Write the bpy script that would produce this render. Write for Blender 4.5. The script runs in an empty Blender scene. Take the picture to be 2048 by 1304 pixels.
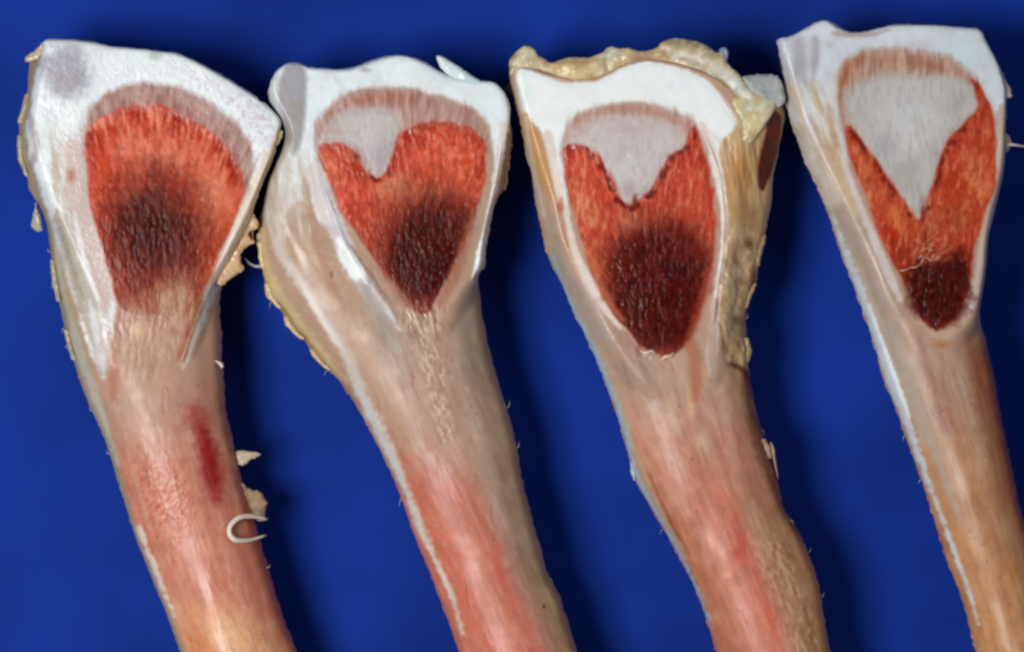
import bpy, math, random
import numpy as np

# ------------------------------------------------------------------ camera, light, exposure
S = 1e-4                       # one tenth of a millimetre: the unit the bones are drawn in
ZF = 0.0234                    # height of the sawn faces above the cloth (m)
sc = bpy.context.scene
COL = sc.collection
cam = bpy.data.cameras.new('camera')
cam.lens = 36.0 * 1.0 / 0.2048
cam.clip_start, cam.clip_end = 0.05, 20
cam.dof.use_dof = True
cam.dof.focus_distance = 1.0
cam.dof.aperture_fstop = 16
camo = bpy.data.objects.new('camera', cam)
camo.location = (0, 0, ZF + 1.0)
COL.objects.link(camo)
sc.camera = camo

w = bpy.data.worlds.new('World'); sc.world = w; w.use_nodes = True
bg = w.node_tree.nodes['Background']
bg.inputs[0].default_value = (0.80, 0.90, 1.0, 1); bg.inputs[1].default_value = 0.075

def area(name, loc, target, size, power, col):
    l = bpy.data.lights.new(name, 'AREA'); l.shape = 'DISK'; l.size = size; l.energy = power; l.color = col
    o = bpy.data.objects.new(name, l); COL.objects.link(o); o.location = loc
    d = np.array(target) - np.array(loc)
    import mathutils
    o.rotation_euler = mathutils.Vector(d).to_track_quat('-Z', 'Y').to_euler()
    return o
area('copy_stand_lamp', (-0.37, -0.08, 0.74), (0.0, 0, 0), 0.34, 7.0, (1.0, 1.0, 0.99))
area('copy_stand_lamp', (0.55, 0.20, 0.70), (0, 0, 0), 0.30, 1.15, (0.95, 0.97, 1.0))
sc.view_settings.view_transform = 'Standard'
sc.view_settings.look = 'None'
sc.view_settings.exposure = 0.0
sc.view_settings.gamma = 1.0
try:
    sc.cycles.pixel_filter_type = 'BLACKMAN_HARRIS'; sc.cycles.filter_width = 2.7
except Exception:
    pass

# ------------------------------------------------------------------ noise and shape fields
def hsh(ix, iy, seed):
    h = (ix.astype(np.int64) * 374761393 + iy.astype(np.int64) * 668265263 + seed * 1442695041) & 0x7fffffff
    h = ((h ^ (h >> 13)) * 1274126177) & 0x7fffffff
    h = (h ^ (h >> 16)) & 0xffffff
    return h.astype(np.float32) / 0xffffff
def vn(x, y, seed=0):
    ix, iy = np.floor(x), np.floor(y)
    fx, fy = (x - ix).astype(np.float32), (y - iy).astype(np.float32)
    fx = fx * fx * (3 - 2 * fx); fy = fy * fy * (3 - 2 * fy)
    a, b = hsh(ix, iy, seed), hsh(ix + 1, iy, seed)
    c, d = hsh(ix, iy + 1, seed), hsh(ix + 1, iy + 1, seed)
    return (a + (b - a) * fx) * (1 - fy) + (c + (d - c) * fx) * fy - 0.5      # -0.5 .. 0.5
def fbm(x, y, seed=0, n=3):
    r, a = 0, 1.0
    for i in range(n):
        r = r + a * vn(x, y, seed + i * 17); x = x * 2.03; y = y * 2.03; a *= 0.5
    return r
def sst(a, b, x):
    t = np.clip((x - a) / (b - a), 0, 1); return t * t * (3 - 2 * t)
def lin(h):
    if not isinstance(h, str): return np.array(h, np.float32)
    v = np.array([int(h[i:i + 2], 16) / 255 for i in (0, 2, 4)])
    return v.astype(np.float32)
def tolin(v):
    v = np.clip(v, 0, 1)
    return np.where(v <= 0.04045, v / 12.92, ((v + 0.055) / 1.055) ** 2.4).astype(np.float32)
def smooth(pts, closed=True, n=4):
    p = np.array(pts, np.float32)
    if closed: q = np.vstack([p[-1], p, p[0], p[1]])
    else: q = np.vstack([2 * p[0] - p[1], p, 2 * p[-1] - p[-2]])
    out = []
    for i in range(1, len(q) - 2):
        a, b, c, d = q[i - 1:i + 3]
        for t in np.arange(n) / n:
            out.append(0.5 * (2 * b + (c - a) * t + (2 * a - 5 * b + 4 * c - d) * t * t + (3 * b - a - 3 * c + d) * t ** 3))
    if not closed: out.append(p[-1])
    return np.array(out, np.float32)
def box_blur(a, r):
    for ax in (0, 1):
        k = 2 * r + 1
        p = np.concatenate([np.repeat(np.take(a, [0], ax), r, ax), a, np.repeat(np.take(a, [-1], ax), r, ax)], ax)
        c = np.cumsum(p, ax, dtype=np.float64)
        c = np.concatenate([np.zeros_like(np.take(c, [0], ax)), c], ax)
        a = ((np.take(c, range(k, c.shape[ax]), ax) - np.take(c, range(0, c.shape[ax] - k), ax)) / k).astype(np.float32)
    return a

STEP = 2.0
class Field:
    """A lattice of points over one bone, with the colour its tissues have and its height."""
    def __init__(s, x0, y0, x1, y1, seed):
        s.x0, s.y0 = math.floor(x0 / STEP) * STEP, math.floor(y0 / STEP) * STEP
        s.w, s.h = int((x1 - s.x0) / STEP) + 1, int((y1 - s.y0) / STEP) + 1
        s.X, s.Y = np.meshgrid(s.x0 + STEP * np.arange(s.w), s.y0 + STEP * np.arange(s.h))
        s.X = s.X.astype(np.float32); s.Y = s.Y.astype(np.float32)
        s.C = np.zeros((s.h, s.w, 3), np.float32); s.seed = seed
        s.n1 = fbm(s.X / 26, s.Y / 26, seed); s.n2 = fbm(s.X / 9, s.Y / 9, seed + 5, 2)
        s.R = np.zeros((s.h, s.w), np.float32)              # extra relief
    def win(s, P, pad):
        i0 = max(0, int((P[:, 1].min() - pad - s.y0) / STEP)); i1 = min(s.h, int((P[:, 1].max() + pad - s.y0) / STEP) + 2)
        j0 = max(0, int((P[:, 0].min() - pad - s.x0) / STEP)); j1 = min(s.w, int((P[:, 0].max() + pad - s.x0) / STEP) + 2)
        return slice(i0, max(i1, i0)), slice(j0, max(j1, j0))
    def segd(s, P, closed, pad, half=1):
        sl = s.win(P, pad)
        X, Y = s.X[sl], s.Y[sl]
        D = np.full(X.shape, 1e9, np.float32); W = np.zeros(X.shape, bool); T = np.zeros(X.shape, np.float32)
        n = len(P); m = n if closed else n - 1
        for i in range(m):
            ax, ay = P[i]; bx, by = P[(i + 1) % n]
            dx, dy = bx - ax, by - ay
            L = dx * dx + dy * dy
            if L < 1e-9: continue
            px, py = X - ax, Y - ay
            t = np.clip((px * dx + py * dy) / L, 0, 1)
            d = (px - t * dx) ** 2 + (py - t * dy) ** 2
            u = d < D
            D = np.where(u, d, D)
            if not closed: T = np.where(u, (i + t) / m, T)
            elif abs(dy) > 1e-9:
                k = ((ay > Y) != (by > Y)) & (X < dx * (Y - ay) / dy + ax)
                W ^= k
        return sl, np.sqrt(D), W, T
    def sdf(s, pts, pad=30, n=4, sharp=False):
        P = np.array(pts, np.float32) if sharp else smooth(pts, True, n)
        sl, D, W, _ = s.segd(P, True, pad)
        F = np.full((s.h, s.w), -float(pad), np.float32)
        F[sl] = np.where(W, D, -D)
        return F
    def mix(s, m, col, sl=slice(None)):
        c = lin(col)
        s.C[sl] = s.C[sl] * (1 - m[..., None]) + c * m[..., None]
    def fill(s, pts, col, soft=5, op=1.0, warp=5, jit=None):
        F = pts if isinstance(pts, np.ndarray) else s.sdf(pts, 40 + soft)
        m = sst(-soft, soft, F + warp * s.n1 * 1.3 + warp * 0.6 * s.n2 + (0 if jit is None else jit)) * op
        s.mix(m, col); return m
    def line(s, pts, wd, col, soft=3, op=1.0, warp=2.5, fade=True):
        P = smooth(pts, False, 4)
        sl, D, _, T = s.segd(P, False, (max(wd) if hasattr(wd, '__len__') else wd) + soft + 6)
        if hasattr(wd, '__len__'): W = np.interp(T, np.linspace(0, 1, len(wd)), wd)
        else: W = wd * (np.minimum(1, np.minimum(T, 1 - T) * 5 + 0.15) if fade else 1)
        m = sst(soft, -soft, D - W / 2 + warp * s.n2[sl]) * op
        s.mix(m.astype(np.float32), col, sl)
    def blob(s, x, y, rx, ry, col, op=1.0, ang=0, warp=0.25, hard=0.0):
        a = math.radians(ang); dx, dy = s.X - x, s.Y - y
        u = (dx * math.cos(a) + dy * math.sin(a)) / rx; v = (-dx * math.sin(a) + dy * math.cos(a)) / ry
        r = np.sqrt(u * u + v * v) + warp * s.n1 + warp * .6 * s.n2
        s.mix(sst(1.0, hard, r) * op, col)
    def pores(s, m, uv):
        """open cells of the spongy bone: little pits between bony struts"""
        a = vn(uv[0] / 3.6, uv[1] / 10, s.seed + 201); b = vn(uv[0] / 7, uv[1] / 30, s.seed + 202)
        p = np.clip(a + .6 * b - .12, 0, 1)
        s.R -= 2.2 * p * m
        s.pit = np.clip(p * 2.2, 0, 1) * m; s.strut = np.clip(-(a + .6 * b) * 1.6 - .35, 0, 1) * m
    def polar(s, cx, cy):
        dx, dy = s.X - cx, s.Y - cy
        r = np.sqrt(dx * dx + dy * dy); return np.arctan2(dx, -dy) * 220, r
    def axis(s, ang):
        a = math.radians(ang)                                # ang from the vertical; v runs along the fibres
        return s.X * math.cos(a) - s.Y * math.sin(a), s.X * math.sin(a) + s.Y * math.cos(a)
    def streak(s, m, uv, wu, lv, dark, light, op=0.5, sd=0, relief=0.0, thr=0.05):
        u, v = uv
        n = fbm(u / wu, v / lv, s.seed + 91 + sd, 3)
        s.mix(np.clip((-n - thr) * 2.4, 0, 1) * m * op, dark)
        s.mix(np.clip((n - thr) * 2.4, 0, 1) * m * op, light)
        if relief: s.R += relief * n * m

# ------------------------------------------------------------------ meshes
def tissue(name, rough, bump, bscale, sss, coat=0.0, mott=0.12, spec=0.5):
    m = bpy.data.materials.new(name); m.use_nodes = True
    nt = m.node_tree; N = nt.nodes; L = nt.links; b = N['Principled BSDF']
    at = N.new('ShaderNodeAttribute'); at.attribute_name = 'tissue_colour'
    tc = N.new('ShaderNodeTexCoord')
    no = N.new('ShaderNodeTexNoise'); no.inputs['Scale'].default_value = bscale; no.inputs['Detail'].default_value = 4
    L.new(tc.outputs['Object'], no.inputs['Vector'])
    mr = N.new('ShaderNodeMapRange'); mr.inputs[1].default_value = 0.3; mr.inputs[2].default_value = 0.7
    mr.inputs[3].default_value = 1 - mott; mr.inputs[4].default_value = 1 + mott
    L.new(no.outputs[0], mr.inputs[0])
    mx = N.new('ShaderNodeVectorMath'); mx.operation = 'SCALE'
    L.new(at.outputs['Color'], mx.inputs[0]); L.new(mr.outputs[0], mx.inputs['Scale'])
    L.new(mx.outputs[0], b.inputs['Base Color'])
    rr = N.new('ShaderNodeMapRange'); rr.inputs[1].default_value = 0.3; rr.inputs[2].default_value = 0.7
    rr.inputs[3].default_value = rough - 0.12; rr.inputs[4].default_value = rough + 0.15
    n2 = N.new('ShaderNodeTexNoise'); n2.inputs['Scale'].default_value = bscale * 0.35
    L.new(tc.outputs['Object'], n2.inputs['Vector'])
    L.new(n2.outputs[0], rr.inputs[0]); L.new(rr.outputs[0], b.inputs['Roughness'])
    bp = N.new('ShaderNodeBump'); bp.inputs['Strength'].default_value = bump; bp.inputs['Distance'].default_value = 0.0004
    L.new(no.outputs[0], bp.inputs['Height']); L.new(bp.outputs[0], b.inputs['Normal'])
    b.inputs['Subsurface Weight'].default_value = sss
    b.inputs['Subsurface Radius'].default_value = (1.0, 0.45, 0.3)
    b.inputs['Subsurface Scale'].default_value = 0.0012
    b.inputs['Coat Weight'].default_value = coat; b.inputs['Coat Roughness'].default_value = 0.25
    b.inputs['IOR'].default_value = 1.4; b.inputs['Specular IOR Level'].default_value = spec
    return m
M_BONE = tissue('wet_periosteum', 0.42, 0.05, 420, 0.35, 0.12, 0.07, 0.42)
M_CART = tissue('hyaline_cartilage', 0.36, 0.03, 380, 0.40, 0.10, 0.03, 0.42)
M_SPONGE = tissue('spongy_bone', 0.30, 0.22, 1000, 0.08, 0.0, 0.14, 0.10)
M_FAT = tissue('fatty_tissue', 0.33, 0.15, 500, 0.4, 0.15, 0.08)

ALB = 0.86                       # appearance of a fully lit surface -> albedo
def wpos(x, y, z):
    return np.stack([(x - 1024) * S, (652 - y) * S, z * S + ZF], -1)
def make_mesh(name, V, Cv, tris, quads, ngons, mat, parent, smooth_on=True):
    me = bpy.data.meshes.new(name)
    base = np.array(parent.location) if parent is not None else np.zeros(3)
    pv = parent
    while pv is not None and pv.parent is not None:
        pv = pv.parent; base = base + np.array(pv.location)
    V = V - base
    loops = [np.asarray(tris).reshape(-1), np.asarray(quads).reshape(-1)] + [np.asarray(g) for g in ngons]
    cnt = [np.full(len(tris), 3), np.full(len(quads), 4)] + [np.array([len(g)]) for g in ngons]
    loops = np.concatenate(loops).astype(np.int32); cnt = np.concatenate(cnt).astype(np.int32)
    me.vertices.add(len(V)); me.vertices.foreach_set('co', V.astype(np.float32).ravel())
    me.loops.add(len(loops)); me.loops.foreach_set('vertex_index', loops)
    st = np.concatenate([[0], np.cumsum(cnt)[:-1]]).astype(np.int32)
    me.polygons.add(len(cnt)); me.polygons.foreach_set('loop_start', st); me.polygons.foreach_set('loop_total', cnt)
    me.update(calc_edges=True)
    me.polygons.foreach_set('use_smooth', np.full(len(cnt), smooth_on))
    at = me.color_attributes.new('tissue_colour', 'FLOAT_COLOR', 'POINT')
    at.data.foreach_set('color', np.concatenate([np.clip(Cv, 0, 1) , np.ones((len(V), 1))], 1).astype(np.float32).ravel())
    me.validate()
    me.materials.append(mat)
    o = bpy.data.objects.new(name, me); COL.objects.link(o)
    if parent is not None: o.parent = parent
    return o
def solid(f, name, F, Z, rings, mat, parent):
    """closed solid: the top follows Z inside the shape F > 0; the rim is carried down through rings of (inset, depth)"""
    gy, gx = np.gradient(F, STEP)
    gx, gy = box_blur(gx, 1), box_blur(gy, 1)
    gl = np.sqrt(gx * gx + gy * gy) + 1e-6; gx /= gl; gy /= gl
    ins = F > 0
    cell = ins[:-1, :-1] | ins[1:, :-1] | ins[:-1, 1:] | ins[1:, 1:]
    use = np.zeros_like(ins); use[:-1, :-1] |= cell; use[1:, :-1] |= cell; use[:-1, 1:] |= cell; use[1:, 1:] |= cell
    idx = np.full(ins.shape, -1, np.int64); ii = np.nonzero(use); n = len(ii[0]); idx[ii] = np.arange(n)
    mv = np.clip(np.where(F < 0, -F, 0), 0, 1.6 * STEP)
    x = (f.X + gx * mv)[ii]; y = (f.Y + gy * mv)[ii]; z = Z[ii]; c = tolin(f.C[ii]) * ALB
    cy, cx = np.nonzero(cell)
    a, b, d, e = idx[cy, cx], idx[cy + 1, cx], idx[cy + 1, cx + 1], idx[cy, cx + 1]
    quads = np.stack([a, b, d, e], 1)
    # rim edges
    E = np.concatenate([quads[:, [0, 1]], quads[:, [1, 2]], quads[:, [2, 3]], quads[:, [3, 0]]])
    key = E.min(1) * n + E.max(1)
    u, first, ct = np.unique(key, return_index=True, return_counts=True)
    B = E[first[ct == 1]]
    rv = np.unique(B); rid = np.full(n, -1, np.int64); rid[rv] = np.arange(len(rv))
    px, py, pz, pc = [x], [y], [z], [c]
    prev = None; Q = [quads]; off = n
    gxr, gyr = gx[ii][rv], gy[ii][rv]
    p0 = rv
    flat = not callable(rings[-1][1])
    for (inset, depth) in rings:
        dz = depth(z[rv]) if callable(depth) else z[rv] - depth
        px.append(x[rv] + gxr * inset); py.append(y[rv] + gyr * inset); pz.append(dz); pc.append(c[rv])
        new = off + np.arange(len(rv)); off += len(rv)
        ra, rb = rid[B[:, 0]], rid[B[:, 1]]
        Q.append(np.stack([p0[rb], p0[ra], new[ra], new[rb]], 1)); p0 = new
    nxt = {int(rid[i]): int(rid[j]) for i, j in B}
    ng = []; left = set(nxt)
    while left:
        s0 = next(iter(left)); lp = []; k = s0
        while k in left:
            left.discard(k); lp.append(int(p0[k])); k = nxt[k]
        if len(lp) > 2 and flat: ng.append(lp)               # a bone's underside stays open where it lies on the cloth
    V = wpos(np.concatenate(px), np.concatenate(py), np.concatenate(pz))
    return make_mesh(name, V, np.concatenate(pc), np.zeros((0, 3)), np.concatenate(Q), ng, mat, parent)
def inlay(f, name, pts, lift, mat, parent, warp=3.0, edge=16.0, depth=26, jit=None):
    F = f.sdf(pts, 20) + warp * f.n1 + warp * .4 * f.n2 + (0 if jit is None else jit)
    Z = f.H + 0.4 * lift * sst(-2, edge, F) - 0.5 * sst(3, 0, F)
    return solid(f, name, F, Z, [(0, depth)], mat, parent)
def strand(name, pts, rad, col, mat, parent, n=5, sub=5):
    """a tapering thread of tissue through (x, y, z) points"""
    p = np.array(pts, np.float32)
    q = np.vstack([2 * p[0] - p[1], p, 2 * p[-1] - p[-2]]); P = []
    for i in range(1, len(q) - 2):
        a, b, c, d = q[i - 1:i + 3]
        for t in np.arange(sub) / sub:
            P.append(0.5 * (2 * b + (c - a) * t + (2 * a - 5 * b + 4 * c - d) * t * t + (3 * b - a - 3 * c + d) * t ** 3))
    P.append(p[-1]); P = np.array(P); m = len(P)
    T = np.gradient(P, axis=0); T /= np.linalg.norm(T, axis=1)[:, None] + 1e-9
    A = np.cross(T, [0.13, 0.2, 1.0]); A /= np.linalg.norm(A, axis=1)[:, None] + 1e-9
    Bn = np.cross(T, A)
    rr = np.interp(np.linspace(0, 1, m), np.linspace(0, 1, len(rad)), rad)
    V = []
    for k in range(n):
        th = 2 * math.pi * k / n
        V.append(P + (A * math.cos(th) + Bn * math.sin(th)) * rr[:, None])
    V = np.array(V).transpose(1, 0, 2).reshape(-1, 3)
    Q = [[i * n + k, i * n + (k + 1) % n, (i + 1) * n + (k + 1) % n, (i + 1) * n + k] for i in range(m - 1) for k in range(n)]
    W = wpos(V[:, 0], V[:, 1], V[:, 2])
    return make_mesh(name, W, np.repeat(tolin(lin(col))[None] * ALB, len(V), 0), np.zeros((0, 3)), np.array(Q),
                     [list(range(n))[::-1], list(range((m - 1) * n, m * n))], mat, parent)
def flap(name, pts, z0, zt, col, mat, parent, seed=1, dome=10.0, col2=None, thick=10, soft=10, layers=None, rag=1.0):
    """a loose scrap of tissue with its own outline: a plane tilted by zt, domed, with a ragged rim"""
    p = np.array(pts, np.float32)
    f = Field(p[:, 0].min() - 12, p[:, 1].min() - 12, p[:, 0].max() + 12, p[:, 1].max() + 12, seed)
    f.mix(np.ones((f.h, f.w), np.float32), col)
    if col2: f.mix(np.clip(f.n1 * 1.6 + .35, 0, 1) * .9, col2)
    if layers: layers(f)
    F = f.sdf(pts, 14) + rag * (2.6 * f.n2 + 3 * vn(f.X / 5, f.Y / 5, seed))
    Z = z0 + zt[0] * (f.X - p[:, 0].mean()) + zt[1] * (f.Y - p[:, 1].mean()) + dome * np.sqrt(np.clip(1 - (1 - np.clip(F / soft, 0, 1)) ** 2, 0, 1)) + 4 * f.n1 + 1.5 * f.n2 + f.R
    return solid(f, name, F, Z, [(1, thick * .6), (4, thick)], mat, parent)

def bone(f, name, label, outline, face, R, base, edge=10, rough=2.6):
    e = bpy.data.objects.new(name, None); COL.objects.link(e)
    e.location = ((base[0] - 1024) * S, (652 - base[1]) * S, 0)
    e.empty_display_size = 0.01
    e['label'] = label; e['category'] = 'bone'; e['group'] = 'split bones laid in a row'
    F = f.sdf(outline, 30, 4)
    Fd = np.clip(F, 0, None)
    F = F + rough * f.n2 + rough * .5 * vn(f.X / 13, f.Y / 17, f.seed + 3)
    FF = sst(-26, 14, f.sdf(face, 60))
    t = np.clip(Fd / R, 0, 1)
    zr = -0.82 * R * (1 - np.sqrt(np.clip(1 - (1 - t) ** 2, 0, 1)))
    zs = box_blur(box_blur(box_blur(zr, 8), 8), 8)
    bl = sst(8, 40, Fd)
    zr = zr * (1 - bl) + zs * bl
    te = np.clip(Fd / edge, 0, 1)
    zf = -12 * (1 - np.sqrt(np.clip(1 - (1 - te) ** 2, 0, 1)))
    f.H = FF * zf + (1 - FF) * zr + f.R + 5 * fbm(f.X / 110, f.Y / 150, f.seed + 40, 2) + (.12 + .28 * FF) * f.n2 + .12 * f.n1
    zb = -(ZF / S) + 1
    rg = []
    for k in (0.25, 0.5, 0.75, 1.0):
        a = k * math.pi / 2
        rg.append((0.62 * R * (1 - math.cos(a)), (lambda s_: (lambda z: z + (zb - z) * s_))(math.sin(a))))
    solid(f, 'shaft', F, f.H, rg, M_BONE, e)
    return e

def fuzz(f, e, out, spots, col):
    """short fine threads left standing on the sides of a shaft: (height in the outline, side)"""
    P = smooth(out, True, 4); rd = random.Random(f.seed)
    for (y, sd) in spots:
        x = edge_x(P, y, sd)
        L = rd.uniform(3, 7); dy = rd.uniform(6, 18) * rd.choice((-1, 1))
        strand('fibre', [(x - sd * 5, y, -80), (x + sd * L * .5, y + dy * .3, -76 + rd.uniform(-6, 8)), (x + sd * L, y + dy, -82)], [1.2, .9, .3], col, M_FAT, e, 4, 3)

def edge_x(P, y, sd):
    a, b = P, np.roll(P, -1, 0)
    k = (a[:, 1] > y) != (b[:, 1] > y)
    x = a[k, 0] + (y - a[k, 1]) / (b[k, 1] - a[k, 1]) * (b[k, 0] - a[k, 0])
    return float(x.min() if sd < 0 else x.max())
def scraps(f, e, out, spots, col, col2, rag=.35):
    """thin ragged shreds of membrane along an edge: (height in the outline, side, length, reach)"""
    P = smooth(out, True, 4); rd = random.Random(f.seed + 5)
    for n, (y, sd, L, wd) in enumerate(spots):
        pts_i, pts_o = [], []
        for t in np.linspace(0, 1, 6):
            yy = y + (t - .5) * L; x = edge_x(P, yy, sd)
            pts_i.append((x - sd * 9, yy)); pts_o.append((x + sd * (wd - 2.5) * math.sin(math.pi * t) * rd.uniform(.3, 1.2), yy + rd.uniform(-3, 3)))
        flap('tissue_shred', pts_i + pts_o[::-1], -62, (-sd * .25 if sd > 0 else .25, 0), col, M_FAT, e, f.seed + 60 + n, 3, col2, 5, 9, None, rag)

# ------------------------------------------------------------------ the cloth
def cloth():
    n = 160
    u = np.linspace(-0.45, 0.45, n); X, Y = np.meshgrid(u, u)
    Z = 0.0016 * fbm(X * 14 + 3, Y * 9 + 1, 7, 2) - 0.0011
    Z = np.minimum(Z, -0.0004)
    me = bpy.data.meshes.new('blue_cloth')
    V = np.stack([X, Y, Z], -1).reshape(-1, 3)
    i = np.arange(n * n).reshape(n, n)
    Q = np.stack([i[:-1, :-1], i[:-1, 1:], i[1:, 1:], i[1:, :-1]], -1).reshape(-1, 4)
    me.from_pydata(V.tolist(), [], Q.tolist())
    me.polygons.foreach_set('use_smooth', np.full(len(Q), True))
    m = bpy.data.materials.new('blue_cloth'); m.use_nodes = True
    nt = m.node_tree; N = nt.nodes; L = nt.links; b = N['Principled BSDF']
    tc = N.new('ShaderNodeTexCoord')
    no = N.new('ShaderNodeTexNoise'); no.inputs['Scale'].default_value = 22; no.inputs['Detail'].default_value = 3
    L.new(tc.outputs['Object'], no.inputs['Vector'])
    cr = N.new('ShaderNodeValToRGB')
    cr.color_ramp.elements[0].position = 0.35; cr.color_ramp.elements[0].color = (0.0056, 0.0245, 0.196, 1)
    cr.color_ramp.elements[1].position = 0.70; cr.color_ramp.elements[1].color = (0.0078, 0.0360, 0.298, 1)
    L.new(no.outputs[0], cr.inputs[0]); L.new(cr.outputs[0], b.inputs['Base Color'])
    wv = N.new('ShaderNodeTexNoise'); wv.inputs['Scale'].default_value = 1400; wv.inputs['Detail'].default_value = 2
    L.new(tc.outputs['Object'], wv.inputs['Vector'])
    bp = N.new('ShaderNodeBump'); bp.inputs['Strength'].default_value = 0.25; bp.inputs['Distance'].default_value = 0.0002
    L.new(wv.outputs[0], bp.inputs['Height']); L.new(bp.outputs[0], b.inputs['Normal'])
    b.inputs['Roughness'].default_value = 0.75; b.inputs['Specular IOR Level'].default_value = 0.03
    b.inputs['Sheen Weight'].default_value = 0.0
    me.materials.append(m)
    o = bpy.data.objects.new('blue_cloth', me); COL.objects.link(o)
    o['kind'] = 'structure'; o['label'] = 'plain deep blue cloth under the bones'
    return o
cloth()

def marrow(f, red, uv, teeth=None):
    """spongy bone: salmon red with darker and paler bony threads; returns its mask"""
    f.fill(red, 'cc4b36', 6, 1, 4, teeth)
    F = f.sdf(red, 60) + (0 if teeth is None else teeth); m = sst(-3, 4, F)
    top = sst(40, -20, f.Y - (np.min([p[1] for p in red]) + 110))
    f.pores(m, uv)
    band = m * sst(44, 8, F) * top
    f.streak(band, uv, 2.8, 30, '8e2214', 'e88a6a', 1.0, 15, .6, 0.0)
    f.mix(m * sst(26, 0, F + 14 * vn(uv[0] / 9, uv[1] / 40, 5)) * top * .8, 'a82c1c')
    return m
def clot_edge(f, plug, red, y0, wd=16, col='701a12'):
    """the ragged darker seam where the marrow meets the grey cartilage"""
    F = -f.sdf(plug, 40) + 9 * vn(f.X / 8, f.Y / 11, f.seed + 7) + 5 * vn(f.X / 4, f.Y / 6, f.seed + 8)
    k = sst(-.12, .28, fbm(f.X / 13, f.Y / 13, f.seed + 9, 2))
    f.mix(sst(-5, 0, F) * sst(wd, wd * .35, F) * sst(y0, y0 + 14, f.Y) * sst(-2, 5, f.sdf(red, 30)) * k * .9, col)
def mottle(f, y0, A, seed=0):
    """blotches, faint fibres and a few small vessels on the wet skin of a shaft"""
    m = sst(y0, y0 + 120, f.Y)
    f.streak(m, A, 34, 60, 'a4664e', 'd4a88e', .20, 60 + seed)
    f.streak(m, A, 12, 15, 'a86a54', 'dcb8a2', .12, 61 + seed)
    f.streak(m, A, 4, 40, '94604c', 'dcc0aa', .07, 62 + seed)
    rd = random.Random(f.seed + seed)
    a = 0.3
    ys, xs = np.nonzero((f.Y > y0 + 60) & (f.Y < 1290) & (f.base > 45))
    for i in range(9):
        k = rd.randrange(len(ys)); x, y = float(f.X[ys[k], xs[k]]), float(f.Y[ys[k], xs[k]])
        pts = [(x, y)]
        for _ in range(3):
            x += 14 * math.sin(a) + rd.uniform(-7, 7); y += rd.uniform(12, 30); pts.append((x, y))
        f.line(pts, rd.uniform(1.8, 3.4), rd.choice(['94402e', '8a4a38', 'a84a36']), 2, rd.uniform(.25, .5), 1.5)
    for i in range(26):
        k = rd.randrange(len(ys)); f.blob(float(f.X[ys[k], xs[k]]), float(f.Y[ys[k], xs[k]]), rd.uniform(2, 5), rd.uniform(3, 8), rd.choice(['8c4c3a', 'e2c8b6', '7a4434', 'd8b098']), rd.uniform(.3, .6))
def ell(f, x, y, rx, ry, sh=0, n=.2):
    return np.hypot((f.X - x - sh * (f.Y - y)) / rx, (f.Y - y) / ry) + n * f.n1 + n * .7 * f.n2

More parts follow.
